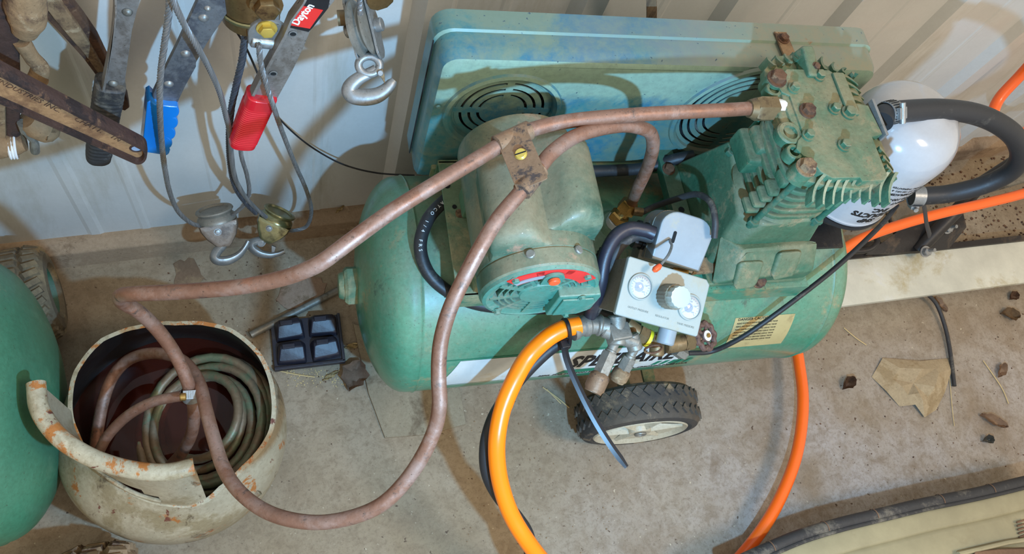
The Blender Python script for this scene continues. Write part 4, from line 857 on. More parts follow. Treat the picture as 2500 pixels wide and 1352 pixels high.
# ================================================================== white canister, air hose and frame on the right
cb = V((.808, .388, .490)); CR = .070
TOPC = .235
can = thing('filter_canister', 'glossy white inverted filter canister with black lettering right of the pump', 'filter canister', Matrix.Translation(cb))
b = B(Matrix.Translation(cb)); b.lathe([(0, 0), (CR * .9, 0), (CR * 1.02, .003), (CR * 1.03, .007), (CR, .010), (CR, .125)] + [(CR - .0 - .040 * (1 - math.cos(t)), .125 + .050 * math.sin(t)) for t in [pi / 2 * k / 8 for k in range(1, 9)]] + [(.02, .179), (0, .180)], None, 72); b.finish('can', 'white_can', can)
b = B(Matrix.Translation(cb)); b.lathe([(CR * .96, -.004), (CR * 1.05, -.004), (CR * 1.05, .001), (CR * .96, .001)], None, 64); b.finish('bottom_seam', 'rubber', can)
b = B(Matrix.Translation(cb)); b.cyl((0, 0, -.03), (0, 0, -.002), CR * .8, n=40, bev=.003); b.cyl((0, 0, -.05), (0, 0, -.03), .02, n=20); b.finish('filter_base', 'black_steel', can)
def cw(th0, z0): return lambda p: cb + V(((CR + .0004 + p.z) * math.cos(th0 - p.x / CR), (CR + .0004 + p.z) * math.sin(th0 - p.x / CR), z0 - p.y))
T0 = math.radians(-92)
for s2, sz, z, bo, x in (('SMP', .014, .020, .0006, -.008), ('PRODUCTS', .014, .034, .0008, .002), ('INC.', .013, .048, .0006, -.006), ('REPLACEMENT ELEMENT NO.', .0085, .066, .0001, .0), ('ENG-100-P10A', .0085, .077, .0001, -.002), ('ELEMENT REPLACEMENT:', .0062, .090, .0002, 0), ('AFTER 1ST 100 HRS. &', .0050, .098, 0, 0), ('200 HOURS THEREAFTER', .0050, .105, 0, 0)):
    text(s2, sz, None, 'lettering', 'ink', can, .0001, cw(T0 + x * 8, z), 'CENTER', bold=bo)
b = B(CM); b.hull([(.600, -.06, .44), (.600, .03, .44), (.675, -.045, .44), (.70, -.06, .44), (.70, .03, .44), (.600, -.06, .444), (.600, .03, .444), (.70, -.06, .444), (.70, .03, .444)], bev=.001)
brk = B(); P_ = [at(1952, 607, z=.43), at(2058, 603, z=.43), at(2052, 555, z=.43), at(1995, 535, z=.43)]
b.b.free(); brk.prism([(p.x, p.y) for p in P_], .426, .431, bev=.0005); solo(brk, 'bracket_plate', 'black_steel', 'dark steel bracket plate sticking out right of the pump base', 'bracket')
# big intake hose
g1 = CM @ V((.585, -.012, HZ + .012))
IH = [g1, at(2165, 278, z=.675), at(2230, 270, z=.672), at(2300, 268, z=.668), at(2370, 276, z=.66), at(2430, 298, z=.65), at(2478, 335, z=.63), at(2492, 380, z=.60), at(2465, 420, z=.565), at(2400, 452, z=.53), at(2320, 472, z=.50), at(2255, 478, z=.485), at(2225, 478, z=.48)]
ihs = smooth(IH, 8); b = B(); b.tube(ihs, .0135, 20); solo(b, 'intake_hose', 'rubber', 'thick black rubber hose looping from the pump head to the white canister', 'hose', IH[-1])
def bandclamp(p, d, r, name, label):
    q = B(); q.lathe([(r, -.0085), (r + .001, -.0085), (r + .001, .0085), (r, .0085), (r, -.0085)], align(p, d), 32); t = thing(name, label, 'hose clamp', Matrix.Translation(p)); q.finish('band', 'steel', t)
    M = align(p, d)
    q = B(M)
    for k in range(14):
        a = 2 * pi * k / 26; q.box((0, 0, 0), (.0006, .0011, .013), Matrix.Rotation(a, 4, 'Z') @ Matrix.Translation((r + .0012, 0, 0)))
    q.finish('band_slots', 'hole', t)['kind'] = 'stuff'
    q = B(M); q.box((r + .003, 0, 0), (.006, .014, .012), bev=.001, M=Matrix.Rotation(2.2, 4, 'Z')); q.cyl(Matrix.Rotation(2.2, 4, 'Z') @ V((r + .004, -.012, 0)), Matrix.Rotation(2.2, 4, 'Z') @ V((r + .004, .012, 0)), .0035, n=12); q.finish('clamp_screw', 'steel', t)
bandclamp(ihs[9], ihs[10] - ihs[8], .0138, 'hose_clamp', 'slotted steel hose clamp where the thick hose meets the pump head')
bandclamp(ihs[-5], ihs[-4] - ihs[-6], .0138, 'hose_clamp', 'steel hose clamp on the thick hose end below the white canister')
# long white board on the floor
slab('white_board', [(1830, 655), (2069, 632), (3100, 522), (3100, 612), (1979, 757), (1840, 775)], .030, .040, 'board', 'long scuffed white board lying right of the compressor', 'board')
slab('dark_rail', [(1960, 633), (2100, 620), (2250, 600), (3100, 508), (3100, 522), (2250, 614), (2069, 632), (1960, 644)], .018, .046, 'black_steel', 'dark steel rail along the upper edge of the white board', 'rail')
fr = thing('steel_stand', 'black steel stand with bolted plate standing behind the white board', 'stand', Matrix.Translation(at(2240, 610, z=.05)))
b = B(); b.tube([at(2560, 340, z=.20), at(2400, 445, z=.17), at(2330, 520, z=.13), at(2240, 612, z=.06)], .0145, 16); b.finish('bar', 'black_steel', fr)
def pl3(pxz, t, name, m, par, bev=.0006):
    """plate from corner points with their own heights, given real thickness"""
    P3 = [at(a, c, z=z) for a, c, z in pxz]; n_ = (P3[1] - P3[0]).cross(P3[2] - P3[0]).normalized(); q = B(); q.hull([p + n_ * s_ * t / 2 for p in P3 for s_ in (-1, 1)]); return q.finish(name, m, par)
pl3([(2112, 622, .05), (2205, 555, .07), (2350, 520, .09), (2358, 555, .09), (2315, 608, .06), (2240, 618, .05)], .004, 'gusset_plate', 'black_steel', fr)
pl3([(1995, 612, .05), (2010, 598, .06), (2150, 590, .05), (2150, 612, .05)], .005, 'lower_plate', 'black_steel', fr)
b = B(); b.tube(smooth([at(2030, 612, z=.06), at(2110, 612, z=.07), at(2140, 595, z=.08), at(2143, 570, z=.08), at(2190, 548, z=.09)], 6), .006, 12); b.finish('bent_rod', 'black_steel', fr)
b = B(); b.tube([at(2166, 520, z=.06), at(2196, 598, z=.04)], .004, 10); b.finish('thin_rod', 'black_steel', fr)
for p_ in ((2318, 553, .10), (2265, 610, .09)):
    b = B(); c = at(*p_[:2], z=p_[2]); b.bolt(c - V((0, 0, .008)), (-.2, -.5, 1), .009, .012); b.cyl(c, c + V((0, -.008, .016)), .004, n=12); b.finish('bolt', 'steel', fr)
b = B(); b.tube(smooth([at(2236, 470, z=.47), at(2255, 500, z=.46), at(2262, 545, z=.44), at(2270, 575, z=.42)], 6), .0062, 8, flat=(.3, 1)); solo(b, 'black_strap', 'rubber', 'flat black strap hanging down from the canister over the orange hose', 'strap', at(2236, 470, z=.47))
hose('grey_hose', [at(2600, 400, z=.1), at(2480, 440, z=.1), at(2400, 462, z=.09), at(2330, 480, z=.08)], .011, 'steel_dull', 'dull grey-green tube behind the thick black hose at the right edge', 'tube')
b = B(CM); b.hull([(.66, -.125, .06), (.70, -.12, .06), (.66, -.12, .40), (.69, -.12, .40), (.66, -.14, .06), (.70, -.135, .06)]); b.b.free()
# orange hoses and thin cables
OH = [at(3100, 330, z=.05), at(2850, 372, z=.14), at(2620, 432, z=.20), at(2500, 472, z=.20), at(2400, 497, z=.19), at(2300, 520, z=.18), at(2200, 548, z=.16), at(2110, 580, z=.14), at(2040, 622, z=.12), at(1985, 665, z=.10), at(1945, 740, z=.06), at(1940, 810, z=.05), at(1950, 880, z=.055), at(1960, 960, z=.06), at(1957, 1040, z=.06), at(1942, 1120, z=.06), at(1912, 1200, z=.06), at(1872, 1275, z=.06), at(1820, 1345, z=.05), at(1750, 1420, z=.02), at(1650, 1500, z=.012)]
hose('orange_hose', OH, .0105, 'orange', 'orange air hose running across behind the tank and down the right-hand floor', 'hose', seg=18)
hose('orange_hose', [at(2530, 140, z=.42), at(2490, 185, z=.38), at(2440, 240, z=.34), at(2424, 285, z=.32), at(2440, 318, z=.30), at(2475, 326, z=.29), at(2520, 318, z=.29)], .0105, 'orange', 'short loop of orange hose hanging by the wall at the right edge', 'hose', seg=18)
hose('thin_black_cable', [at(2190, 500, z=.44), at(2150, 550, z=.43), at(2050, 645, z=.42), at(1950, 725, z=.40), at(1850, 798, z=.36), at(1790, 835, z=.33), at(1735, 858, z=.30), at(1680, 862, z=.30)], .0038, 'rubber', 'thin black cable slanting from the canister down to the valve on the tank', 'cable')
hose('cut_cable', [at(2262, 715, z=.03), at(2288, 745, z=.02), at(2308, 800, z=.012), at(2320, 860, z=.008), at(2330, 942, z=.006)], .0042, 'rubber_dusty', 'short cut black cable end lying on the floor below the white board', 'cable')
# hoses at the front of the compressor
YH = [at(1415, 794, z=.400), at(1378, 802, z=.398), at(1335, 826, z=.390), at(1290, 870, z=.372), at(1255, 930, z=.36), at(1228, 995, z=.345), at(1214, 1065, z=.33), at(1214, 1130, z=.31), at(1226, 1195, z=.29), at(1250, 1260, z=.27), at(1290, 1325, z=.25), at(1345, 1395, z=.21), at(1410, 1480, z=.13), at(1460, 1560, z=.05), at(1480, 1680, z=.014), at(1470, 1850, z=.014)]
hose('air_hose', YH, [.0120] * 40 + [.0115] * 200, 'orange_pale', 'bright yellow-orange air hose curving down in front of the tank', 'hose', seg=18)
hose('black_hose', [at(1384, 825, z=.370), at(1335, 858, z=.36), at(1280, 912, z=.345), at(1238, 965, z=.33), at(1203, 1025, z=.315), at(1186, 1090, z=.30), at(1190, 1155, z=.28), at(1218, 1212, z=.26), at(1262, 1262, z=.245), at(1290, 1310, z=.235), at(1300, 1385, z=.20), at(1340, 1480, z=.12), at(1400, 1600, z=.04), at(1470, 1700, z=.012)], .0088, 'rubber', 'black rubber hose running beside the yellow-orange air hose', 'hose', seg=16)
b = B(); eb = smooth([at(1395, 806, z=.394), at(1425, 796, z=.394), at(1455, 793, z=.394), at(1484, 798, z=.395)], 6); b.tube(eb, [.0125 + (.0022 if k < 3 or 5 < k < 9 or 12 < k < 15 else 0) for k in range(len(eb))], 18); solo(b, 'hose_elbow', 'steel_dull', 'grey taped elbow joining the yellow-orange hose to the outlet manifold', 'fitting')
# cable tie with a long tail
zt = thing('cable_tie', 'black plastic cable tie with long tail around the yellow-orange hose', 'cable tie', Matrix.Translation(at(1378, 835, z=.37)))
c1, c2 = at(1384, 801, z=.399), at(1378, 828, z=.371); c = (c1 + c2) / 2; ax = (at(1360, 810, z=.396) - at(1405, 797, z=.400)).normalized(); M = align(c, ax, c2 - c1)
b = B(M); b.tube([(.0290 * math.cos(t), .0150 * math.sin(t), 0) for t in [2 * pi * k / 40 for k in range(40)]], [.0028] * 40, 8, True, flat=(1, 1)); b.finish('loop', 'black', zt)
b = B(); h = at(1378, 842, z=.385); b.box((0, 0, 0), (.012, .010, .011), Matrix.Translation(h), .001); b.finish('head', 'black', zt)
tl_ = [at(1376, 835, z=.388), at(1385, 880, z=.386), at(1412, 945, z=.38), at(1450, 1020, z=.372), at(1490, 1085, z=.364), at(1530, 1140, z=.355)]
b = B(); b.tube(smooth(tl_, 5), [.0044] * 24 + [.0036, .003], 4, up=(0, -.3, 1), flat=(.35, 1.1)); b.finish('tail', 'black', zt)

# ================================================================== tan plastic lid with rubber edge, bottom right
LZ = .13
edge = [(1780, 1400), (1870, 1358), (1960, 1320), (2060, 1290), (2160, 1266), (2260, 1242), (2360, 1222), (2440, 1204), (2520, 1184), (2620, 1160)]
E3 = smooth([at(a, c, z=LZ) for a, c in edge], 5)
lid = thing('storage_case', 'tan ribbed plastic case with black rubber edging in the bottom right corner', 'case', Matrix.Translation(at(2300, 1330, z=0)))
b = B(); rows = []; dn = V((.03, -1, 0)).normalized()
prof = [(0, 0), (.006, .004), (.03, .010), (.036, .004), (.042, .010), (.075, .016), (.082, .009), (.089, .016), (.13, .020), (.138, .012), (.146, .020), (.20, .024), (.5, .026)]
for d_, h in prof: rows.append([p + dn * d_ + V((0, 0, h)) for p in E3])
b.grid(rows); b.grid([rows[0], [V((p.x, p.y, .002)) for p in rows[0]]]); b.grid([[r[0] for r in rows], [V((r[0].x, r[0].y, .002)) for r in rows]]); b.grid([[r[-1] for r in rows], [V((r[-1].x, r[-1].y, .002)) for r in rows]]); b.finish('panel_sheet', 'lid', lid, ang=60)
b = B(); b.tube([p + V((0, .008, -.002)) for p in E3], .0110, 14); rt = b.finish('rubber_edge', 'rubber_dusty', lid)
b = B(); b.tube([p + V((0, -.001, .006)) for p in E3], .0032, 8); b.finish('edge_lip', 'rubber_dusty', lid)
for k in (6, 13, 19, 27, 34): b = B(); p = E3[k] + V((0, .008, -.002)); b.lathe([(.0112, -.0008), (.0120, -.0008), (.0120, .0008), (.0112, .0008)], align(p, E3[k + 1] - E3[k - 1]), 24, -.6, 2.0); b.finish('edge_tie', 'leaf_dark', lid)
for k in range(5):
    c = at(2492 + k * 1.5, 1272 + k * 9, z=LZ + .018); q = B(); q.box(c, (.020, .0028, .004), bev=.001); q.finish('vent_slot', 'leaf_dark', lid)
b = B(); b.hull([at(a, c, z=LZ + .03) for a, c in ((2380, 1346), (2440, 1340), (2560, 1338), (2560, 1420), (2370, 1420))] + [at(a, c, z=LZ + .015) for a, c in ((2375, 1343), (2560, 1333), (2560, 1420), (2365, 1420))], bev=.002); b.finish('dark_grip', 'leaf_dark', lid)
b = B(); b.tube([at(a, c, z=LZ + .026) for a, c in ((2340, 1352), (2460, 1324), (2500, 1318), (2560, 1310))], .004, 8); b.finish('raised_edge', 'lid', lid)

# ================================================================== leaves, twigs, paper on the floor
def leaf(px, py, ln, wd, rot, m, name, label, curl=.3, z=.0006):
    c = at(px, py, z=z); q = B(Matrix.Translation(c) @ Matrix.Rotation(math.radians(rot), 4, 'Z')); rows = []
    for j in range(-3, 4):
        v = j / 3; rows.append([(ln * (u / 8 - .5), wd * v * math.sin(pi * min(1, max(.03, u / 8))) ** .8 * .5 * (1 + .18 * math.sin(u * 2.3 + j)), .002 + curl * wd * (v * v) * .7 + .002 * math.sin(u * 1.7 + j)) for u in range(9)])
    q.grid(rows); bmesh.ops.solidify(q.b, geom=list(q.b.faces), thickness=.0005); return solo(q, name, m, label, 'leaf' if 'leaf' in name else 'debris', c)
leaf(2420, 1030, .060, .020, -38, 'leaf', 'dry_leaf', 'curled pinkish dry leaf on the floor at the right above the black edging', .9)
leaf(2065, 938, .035, .022, 30, 'leaf_dark', 'dry_leaf', 'small crumpled brown leaf between the orange hose and the paper scrap', 1.0)
leaf(2440, 905, .040, .018, 40, 'leaf', 'dry_leaf', 'small broken pink leaf at the right above the long curled leaf', .8)
leaf(2462, 770, .045, .030, -20, 'rust_light', 'dry_leaf', 'pale crumbled leaf near the right edge below the white board', .5)
leaf(2292, 745, .040, .014, -70, 'leaf', 'dry_leaf', 'narrow tan leaf leaning on the cut black cable', .8)
leaf(2470, 725, .030, .020, 20, 'leaf_dark', 'dry_leaf', 'dark brown leaf at the right edge just below the white board', .6)
leaf(865, 920, .055, .045, 60, 'scrap_pink', 'dry_leaf', 'reddish brown dry leaf between the black tray and the tank', .5)
leaf(862, 845, .030, .010, 5, 'straw', 'straw_piece', 'short straw piece right of the black tray', .2)
leaf(808, 918, .032, .008, 22, 'straw', 'straw_piece', 'narrow straw piece just below the black tray', .2)
leaf(830, 512, .022, .006, 35, 'straw', 'straw_piece', 'straw piece on the sill below the wall', .2, .052)
leaf(2405, 1075, .022, .018, 0, 'steel_dull', 'clod', 'small grey clod near the curled pinkish leaf', 1.0)
q = B(); po = [(2128, 920), (2152, 875), (2240, 884), (2318, 874), (2322, 900), (2300, 960), (2286, 1000), (2254, 1020), (2228, 990), (2196, 992), (2160, 955)]
P5 = [at(a, c, z=.001) for a, c in po]; ctr = at(2230, 935, z=.012); tv = q._new([p + V((0, 0, .004 * (i % 3))) for i, p in enumerate(P5)]); mid = q._new([p.lerp(ctr, .45) + V((0, 0, .006 + .006 * ((i * 7) % 3))) for i, p in enumerate(P5)]); cv = q._new([ctr])[0]
for i in range(len(P5)):
    j = (i + 1) % len(P5); q.face([tv[i], tv[j], mid[j], mid[i]]); q.face([mid[i], mid[j], cv])
bmesh.ops.recalc_face_normals(q.b, faces=list(q.b.faces)); bmesh.ops.solidify(q.b, geom=list(q.b.faces), thickness=.0008); solo(q, 'paper_scrap', 'card', 'large crumpled tan paper scrap on the floor under the white board', 'paper', at(2230, 935, z=0), ang=15)
def twig(pts, label, m='wood', r=.0011, name='twig'): q = B(); q.tube(smooth([at(a, c, z=.0025) for a, c in pts], 4), r, 6); solo(q, name, m, label, 'twig', at(*pts[0], z=0))
twig([(2060, 800), (2090, 825), (2115, 842)], 'short pale twig on the floor beside the orange hose', 'straw')
twig([(2400, 880), (2435, 930), (2450, 955), (2462, 985)], 'bent thin twig right of the cut black cable', 'straw')
twig([(2318, 920), (2325, 1000), (2330, 1040)], 'long thin stalk below the cut black cable', 'straw', .0008)
twig([(1918, 1305), (1945, 1322)], 'short dark twig beside the rubber edging')
twig([(1325, 945), (1360, 970), (1390, 995)], 'straw stalk on the floor left of the cable tie tail', 'straw')
twig([(1335, 950), (1370, 985)], 'second straw stalk crossing beside the cable tie tail', 'straw')
twig([(680, 905), (730, 915), (768, 920)], 'thin straw stalk in front of the black tray', 'straw')
twig([(860, 838), (880, 838), (905, 842)], 'little straw stick right of the black tray', 'straw')
# small crumbs nobody could count
def crumbs(name, n, region, label, m, seed, s0=.001, s1=.0035, hole=None):
    u = random.Random(seed); q = B()
    for i in range(n):
        px, py = u.uniform(region[0], region[2]), u.uniform(region[1], region[3])
        c = at(px, py, z=0); s_ = u.uniform(s0, s1); h = s_ * u.uniform(.3, .8)
        if c.y > .64 or c.y < -.3: continue
        q.hull([(c.x + s_ * u.uniform(.4, 1) * math.cos(a), c.y + s_ * u.uniform(.3, 1) * math.sin(a), z_) for a in [k * 2 * pi / 5 for k in range(5)] for z_ in (0.0002, h)])
    q2 = solo(q, name, m, label, 'debris', None, None, 'stuff'); return q2
crumbs('floor_crumbs', 130, (1980, 760, 2500, 1150), 'scattered brown crumbs and grit on the right-hand floor', 'rust', 1, .0006, .0022)
crumbs('floor_crumbs', 150, (380, 640, 860, 960), 'scattered grit and seeds on the floor by the wall', 'rust', 2, .0006, .0022)
crumbs('floor_grit', 130, (1100, 940, 1500, 1352), 'fine pale grit on the floor in front of the tank', 'rust_light', 3, .0008, .002)
crumbs('leaf_litter', 420, (2260, 350, 2500, 600), 'dark leaf litter heaped against the wall behind the black steel stand', 'rust', 4, .0012, .0045)
crumbs('sawdust', 160, (700, 900, 880, 945), 'pale seed husks spilled in front of the black tray', 'straw', 5, .0006, .0018)
# ================================================================== tools hanging on the wall
def flatbar(pxs, y, th, name, m, parent, bev=.0008):
    q = B(WALLM(y)); q.prism(onwall(pxs, y), -th / 2, th / 2, bev=bev); return q.finish(name, m, parent)
def wp(px, py, y): return at(px, py, y=y)
def grip(pa, pb, wa, wb, y, th, name, m, parent, ribs=0, ends=.006, m2=None, flare=0, r0=.12, r1=.86):
    """a moulded grip swept from pa to pb (pixels of its ends), oval in section"""
    A, C = wp(*pa, y), wp(*pb, y); d = C - A; L = d.length; d.normalize(); u = V((0, -1, 0)); N = ribs * 8 if ribs else 20; pts = []; 
    q = B(); sd = d.cross(u).normalized(); rows = []
    for i in range(N + 1):
        t = i / N; w_ = wa + (wb - wa) * t; k = 1
        if ribs and r0 < t < r1: k = 1 + .034 * math.sin(2 * pi * ribs * (t - r0) / (r1 - r0))
        e_ = min(1, max(t, .0) / .04 + .80) * (min(1, max(0, (1 - t)) / .10) ** .45 if t > .9 else 1)
        rows.append([A + d * L * t + sd * w_ * .5 * k * e_ * math.copysign(abs(math.cos(a)) ** .6, math.cos(a)) + u * th * .5 * k * e_ * math.copysign(abs(math.sin(a)) ** .6, math.sin(a)) for a in [2 * pi * j / 24 for j in range(25)]])
    q.grid(rows); q.face(q._new(rows[0][:-1])); q.face(q._new(rows[-1][:-1])); return q.finish(name, m, parent, ang=60)
def rivet(px, py, y, r, m, parent, name='rivet', h=.003):
    q = B(); c = wp(px, py, y); q.lathe([(r, 0), (r * .85, h * .5), (r * .45, h * .9), (0, h)], align(c, (0, -1, 0)), 16); return q.finish(name, m, parent)
def screw_hole(px, py, y, r, parent, name='hole_rim'):
    q = B(); c = wp(px, py, y); q.lathe([(r, 0), (r * 1.4, .0002), (r * 1.4, .0008), (r, .001), (r, 0)], align(c, (0, -1, 0)), 18); o = q.finish(name, 'steel', parent)
    q = B(); q.lathe([(0, .0003), (r, .0003)], align(c, (0, -1, 0)), 18); q.finish('hole', 'hole', o)
# blue handle puller
Y1 = .585
bl = thing('lever_puller', 'grey steel lever with blue finger grip hanging on the wall', 'hand tool', Matrix.Translation(wp(390, 350, Y1)))
flatbar([(560, -90), (640, -90), (571, 0), (540, 48), (505, 100), (478, 148), (478, 158), (452, 205), (425, 262), (368, 262), (372, 226), (392, 185), (432, 105), (480, 0), (510, -60)], Y1, .006, 'lever', 'galv', bl)
for c in ((497, 44), (453, 131), (412, 205)): rivet(*c, Y1 - .003, .0052, 'steel', bl)
rivet(507, 20, Y1 - .003, .0035, 'steel', bl)
q = B(WALLM(Y1)); lob = []
for cx_, cy_, r_ in ((421, 254, 15), (418, 281, 15), (412, 308, 15), (406, 332, 13), (401, 350, 12)): lob += [(cx_ + r_ * math.cos(math.radians(a)), cy_ + r_ * math.sin(math.radians(a))) for a in range(-55, 76, 13)]
gp = onwall([(357, 231), (366, 226), (376, 236), (415, 241)] + lob + [(350, 353), (345, 344)], Y1)
q.prism(gp, -.010, .011, bev=.0015); lab(q.finish('grip', 'blue', bl, ang=50), 'blue plastic grip with finger notches')
# red handle puller
Y2 = .565
rd = thing('lever_puller', 'steel lever with ribbed red grip and red name label', 'hand tool', Matrix.Translation(wp(600, 350, Y2)))
flatbar([(770, -70), (860, -70), (814, 0), (760, 64), (742, 108), (712, 172), (672, 245), (608, 240), (612, 222), (640, 168), (690, 78), (706, 40), (735, 0)], Y2, .005, 'lever', 'bar_warm', rd)
flatbar([(770, -70), (778, -70), (742, 0), (712, 42), (698, 80), (648, 172), (620, 226), (612, 224), (640, 168), (690, 78), (706, 40), (735, 0)], Y2 - .004, .012, 'folded_edge', 'bar_warm', rd)
for c in ((715, 82), (667, 179)): screw_hole(*c, Y2 - .0028, .0032, rd)
grip((640, 228), (586, 358), .034, .031, Y2, .026, 'grip', 'red', rd, ribs=20, r0=.17, r1=.84)
q = B(WALLM(Y2 - .0026)); q.prism(onwall([(700, 60), (726, 2), (766, -50), (812, -50), (800, 14), (762, 62), (752, 72)], Y2), 0, .0006); lb = q.finish('label', 'black', rd)
q = B(WALLM(Y2 - .0033)); q.prism(onwall([(704, 54), (739, 8), (787, 18), (755, 63)], Y2), 0, .0005); lr = q.finish('label_field', 'red_label', rd)
t0, t1 = wp(721, 60, Y2 - .004), wp(762, 12, Y2 - .004); d = (t1 - t0).normalized(); yv = V((0, -1, 0)).cross(d).normalized()
text('Dayton', .0125, Matrix.Translation((t0 + t1) / 2 + V((0, 0, .0)) - yv * -.001) @ Matrix((d, yv, V((0, -1, 0)))).transposed().to_4x4(), 'label_lettering', 'white', rd, .0002, None, 'CENTER', 0, .0003, .86)
# grey lever with ribbed black grip
Y3 = .600
gr = thing('lever_puller', 'dull grey channel lever with ribbed dark grip behind the cast bar', 'hand tool', Matrix.Translation(wp(240, 395, Y3)))
flatbar([(278, -70), (350, -70), (340, 0), (322, 70), (303, 205), (298, 218), (248, 214), (252, 190), (270, 100), (276, 20)], Y3, .005, 'lever', 'bar_warm', gr)
flatbar([(276, -70), (284, -70), (285, 20), (280, 60), (259, 190), (254, 216), (247, 214), (252, 190), (270, 100), (279, 20)], Y3 - .006, .014, 'folded_edge', 'bar_warm', gr)
for c in ((311, 30), (276, 204)): rivet(*c, Y3 - .003, .005, 'steel_dull', gr)
grip((270, 200), (237, 397), .031, .028, Y3, .028, 'grip', 'rubber_dusty', gr, ribs=17)
# rusty curved lever behind
Y4 = .635
ru = thing('load_lever', 'rusty brown curved iron lever passing behind the grey channel lever', 'hand tool', Matrix.Translation(wp(305, 260, Y4)))
q = B(WALLM(Y4)); q.prism(onwall([(55, -60), (140, -60), (172, 0), (205, 42), (238, 90), (262, 140), (290, 190), (312, 235), (316, 258), (305, 266), (292, 262), (250, 205), (232, 178), (200, 135), (150, 80), (110, 38), (84, 0)], Y4), -.008, .004, bev=.003); q.finish('lever', 'rust', ru)
q = B(WALLM(Y4)); q.prism(onwall([(100, -60), (122, -60), (155, 0), (188, 45), (218, 92), (246, 142), (270, 190), (262, 196), (235, 160), (205, 118), (165, 72), (130, 30), (108, 0)], Y4), .004, .009, bev=.002); q.finish('lever_rib', 'rust_light', ru)
# big cast bar with lettering
Y5 = .545
cb_ = thing('cast_bar', 'long rusty cast bar with raised lettering and a hole in its end', 'bar', Matrix.Translation(wp(330, 390, Y5)))
def barline(t, off):   # along the bar in pixels
    x0, y0, x1, y1 = -60, 168, 335, 362; d = V((x1 - x0, y1 - y0)); L_ = d.length; d /= L_; n_ = V((-d.y, d.x)); return (x0 + d.x * L_ * t + n_.x * off, y0 + d.y * L_ * t + n_.y * off)
W0, W1 = 38, 25
def outline(ins):
    lo = [barline(0, -(W0 - ins)), barline(1, -(W1 - ins))]; hi = [barline(1, W1 - ins), barline(0, W0 - ins)]
    c = barline(1, 0); a0 = math.atan2(lo[1][1] - c[1], lo[1][0] - c[0]); arc = [(c[0] + (W1 - ins) * math.cos(a0 + pi * k / 12), c[1] + (W1 - ins) * math.sin(a0 + pi * k / 12)) for k in range(1, 12)]
    return lo + arc + hi
q = B(WALLM(Y5)); q.prism(onwall(outline(0), Y5), -.005, .004, bev=.002); bar = q.finish('bar_body', 'rust_dark', cb_)
q = B(WALLM(Y5)); oo, ii = onwall(outline(0), Y5), onwall(outline(11), Y5); n_ = len(oo)
A_, B_, C_, D_ = q._new([(x, y, .003) for x, y in oo]), q._new([(x, y, .010) for x, y in onwall(outline(3), Y5)]), q._new([(x, y, .010) for x, y in onwall(outline(9), Y5)]), q._new([(x, y, .0035) for x, y in ii])
for P_, Q_ in ((A_, B_), (B_, C_), (C_, D_)):
    for k in range(n_): q.face([P_[k], P_[(k + 1) % n_], Q_[(k + 1) % n_], Q_[k]])
q.finish('raised_rim', 'rust_dark', cb_)
q = B(WALLM(Y5)); q.prism(ii, .003, .0045); q.finish('sunk_face', 'rust_tan', cb_)
def bartext(s2, ta, size):
    p = barline(ta, 1); p2 = barline(ta + .02, 1); a_, c_ = wp(*p, Y5 - .0046), wp(*p2, Y5 - .0046); d = (c_ - a_).normalized(); yv = V((0, -1, 0)).cross(d).normalized()
    text(s2, size, Matrix.Translation(a_) @ Matrix((d, yv, V((0, -1, 0)))).transposed().to_4x4(), 'cast_lettering', 'rust', cb_, .0005, None, 'CENTER', 0, -.0001)
bartext('INDUSTRIES', .280, .0086); bartext('INC.', .482, .0094); bartext('CHATT.', .705, .0098); bartext('TN', .868, .0095)
hc_ = wp(333, 362, Y5 - .0047); q = B(); q.lathe([(0, 0), (.0052, 0)], align(hc_, (0, -1, 0)), 20); q.finish('end_hole', mat('hole_showing_wall', S(150, 165, 185), .5), cb_)
q = B(); q.lathe([(.0052, -.0002), (.0052, .0008), (.0064, .0012), (.0074, 0)], align(hc_, (0, -1, 0)), 20); q.finish('hole_rim', 'rust_dark', cb_)
# rusty chain binder parts at the left edge
Y6 = .600
rb = thing('load_binder', 'rust-covered load binder with hooks and bars at the left edge', 'load binder', Matrix.Translation(wp(30, 380, Y6)))
flatbar([(-60, -60), (42, -60), (45, 60), (50, 180), (48, 345), (14, 348), (10, 200), (-20, 180), (-60, 180)], Y6, .024, 'upright_bar', 'rust_dark', rb, .004)
flatbar([(-60, 235), (14, 238), (16, 330), (10, 345), (-60, 345)], Y6, .028, 'block', 'rust_light', rb, .004)
for nm, l, r in (('bolt_head', [(62, -40), (62, 10), (66, 45), (60, 78)], [.017, .018, .0165, .011]), ('hook_arm', [(52, 100), (78, 140), (98, 165), (92, 195), (105, 205)], [.008, .0075, .0085, .010, .006]), ('swivel', [(66, 288), (88, 300), (112, 312), (122, 305)], [.012, .017, .017, .010]), ('end_nut', [(-20, 352), (30, 348), (60, 345)], [.018, .0155, .011])):
    P_ = smooth([wp(a, c, Y6 - .01) for a, c in l], 6); rr = [r[min(int(i / 6), len(r) - 1)] + (r[min(int(i / 6) + 1, len(r) - 1)] - r[min(int(i / 6), len(r) - 1)]) * (i % 6) / 6 for i in range(len(P_))]
    q = B(); q.tube(P_, [x * (1 + .02 * math.sin(i * 1.1)) for i, x in enumerate(rr)], 16); q.finish(nm, 'rust_light', rb)
q = B(); q.tube(smooth([wp(a, c, Y6 - .014) for a, c in ((56, 300), (66, 325), (82, 345), (86, 370))], 5), [.006] * 5 + [.004] * 6 + [.005] * 5, 10); q.finish('cotter_pin', 'steel_dull', rb)
q = B(); e_ = wp(24, 352, Y6 - .01)
for k in range(3): q.lathe([(.0165, -.0014), (.0180, 0), (.0165, .0014)], align(e_ + V((.003 * k, 0, 0)), (1, 0, -.15)), 24)
q.finish('cord_wrap', 'white', rb)['kind'] = 'stuff'
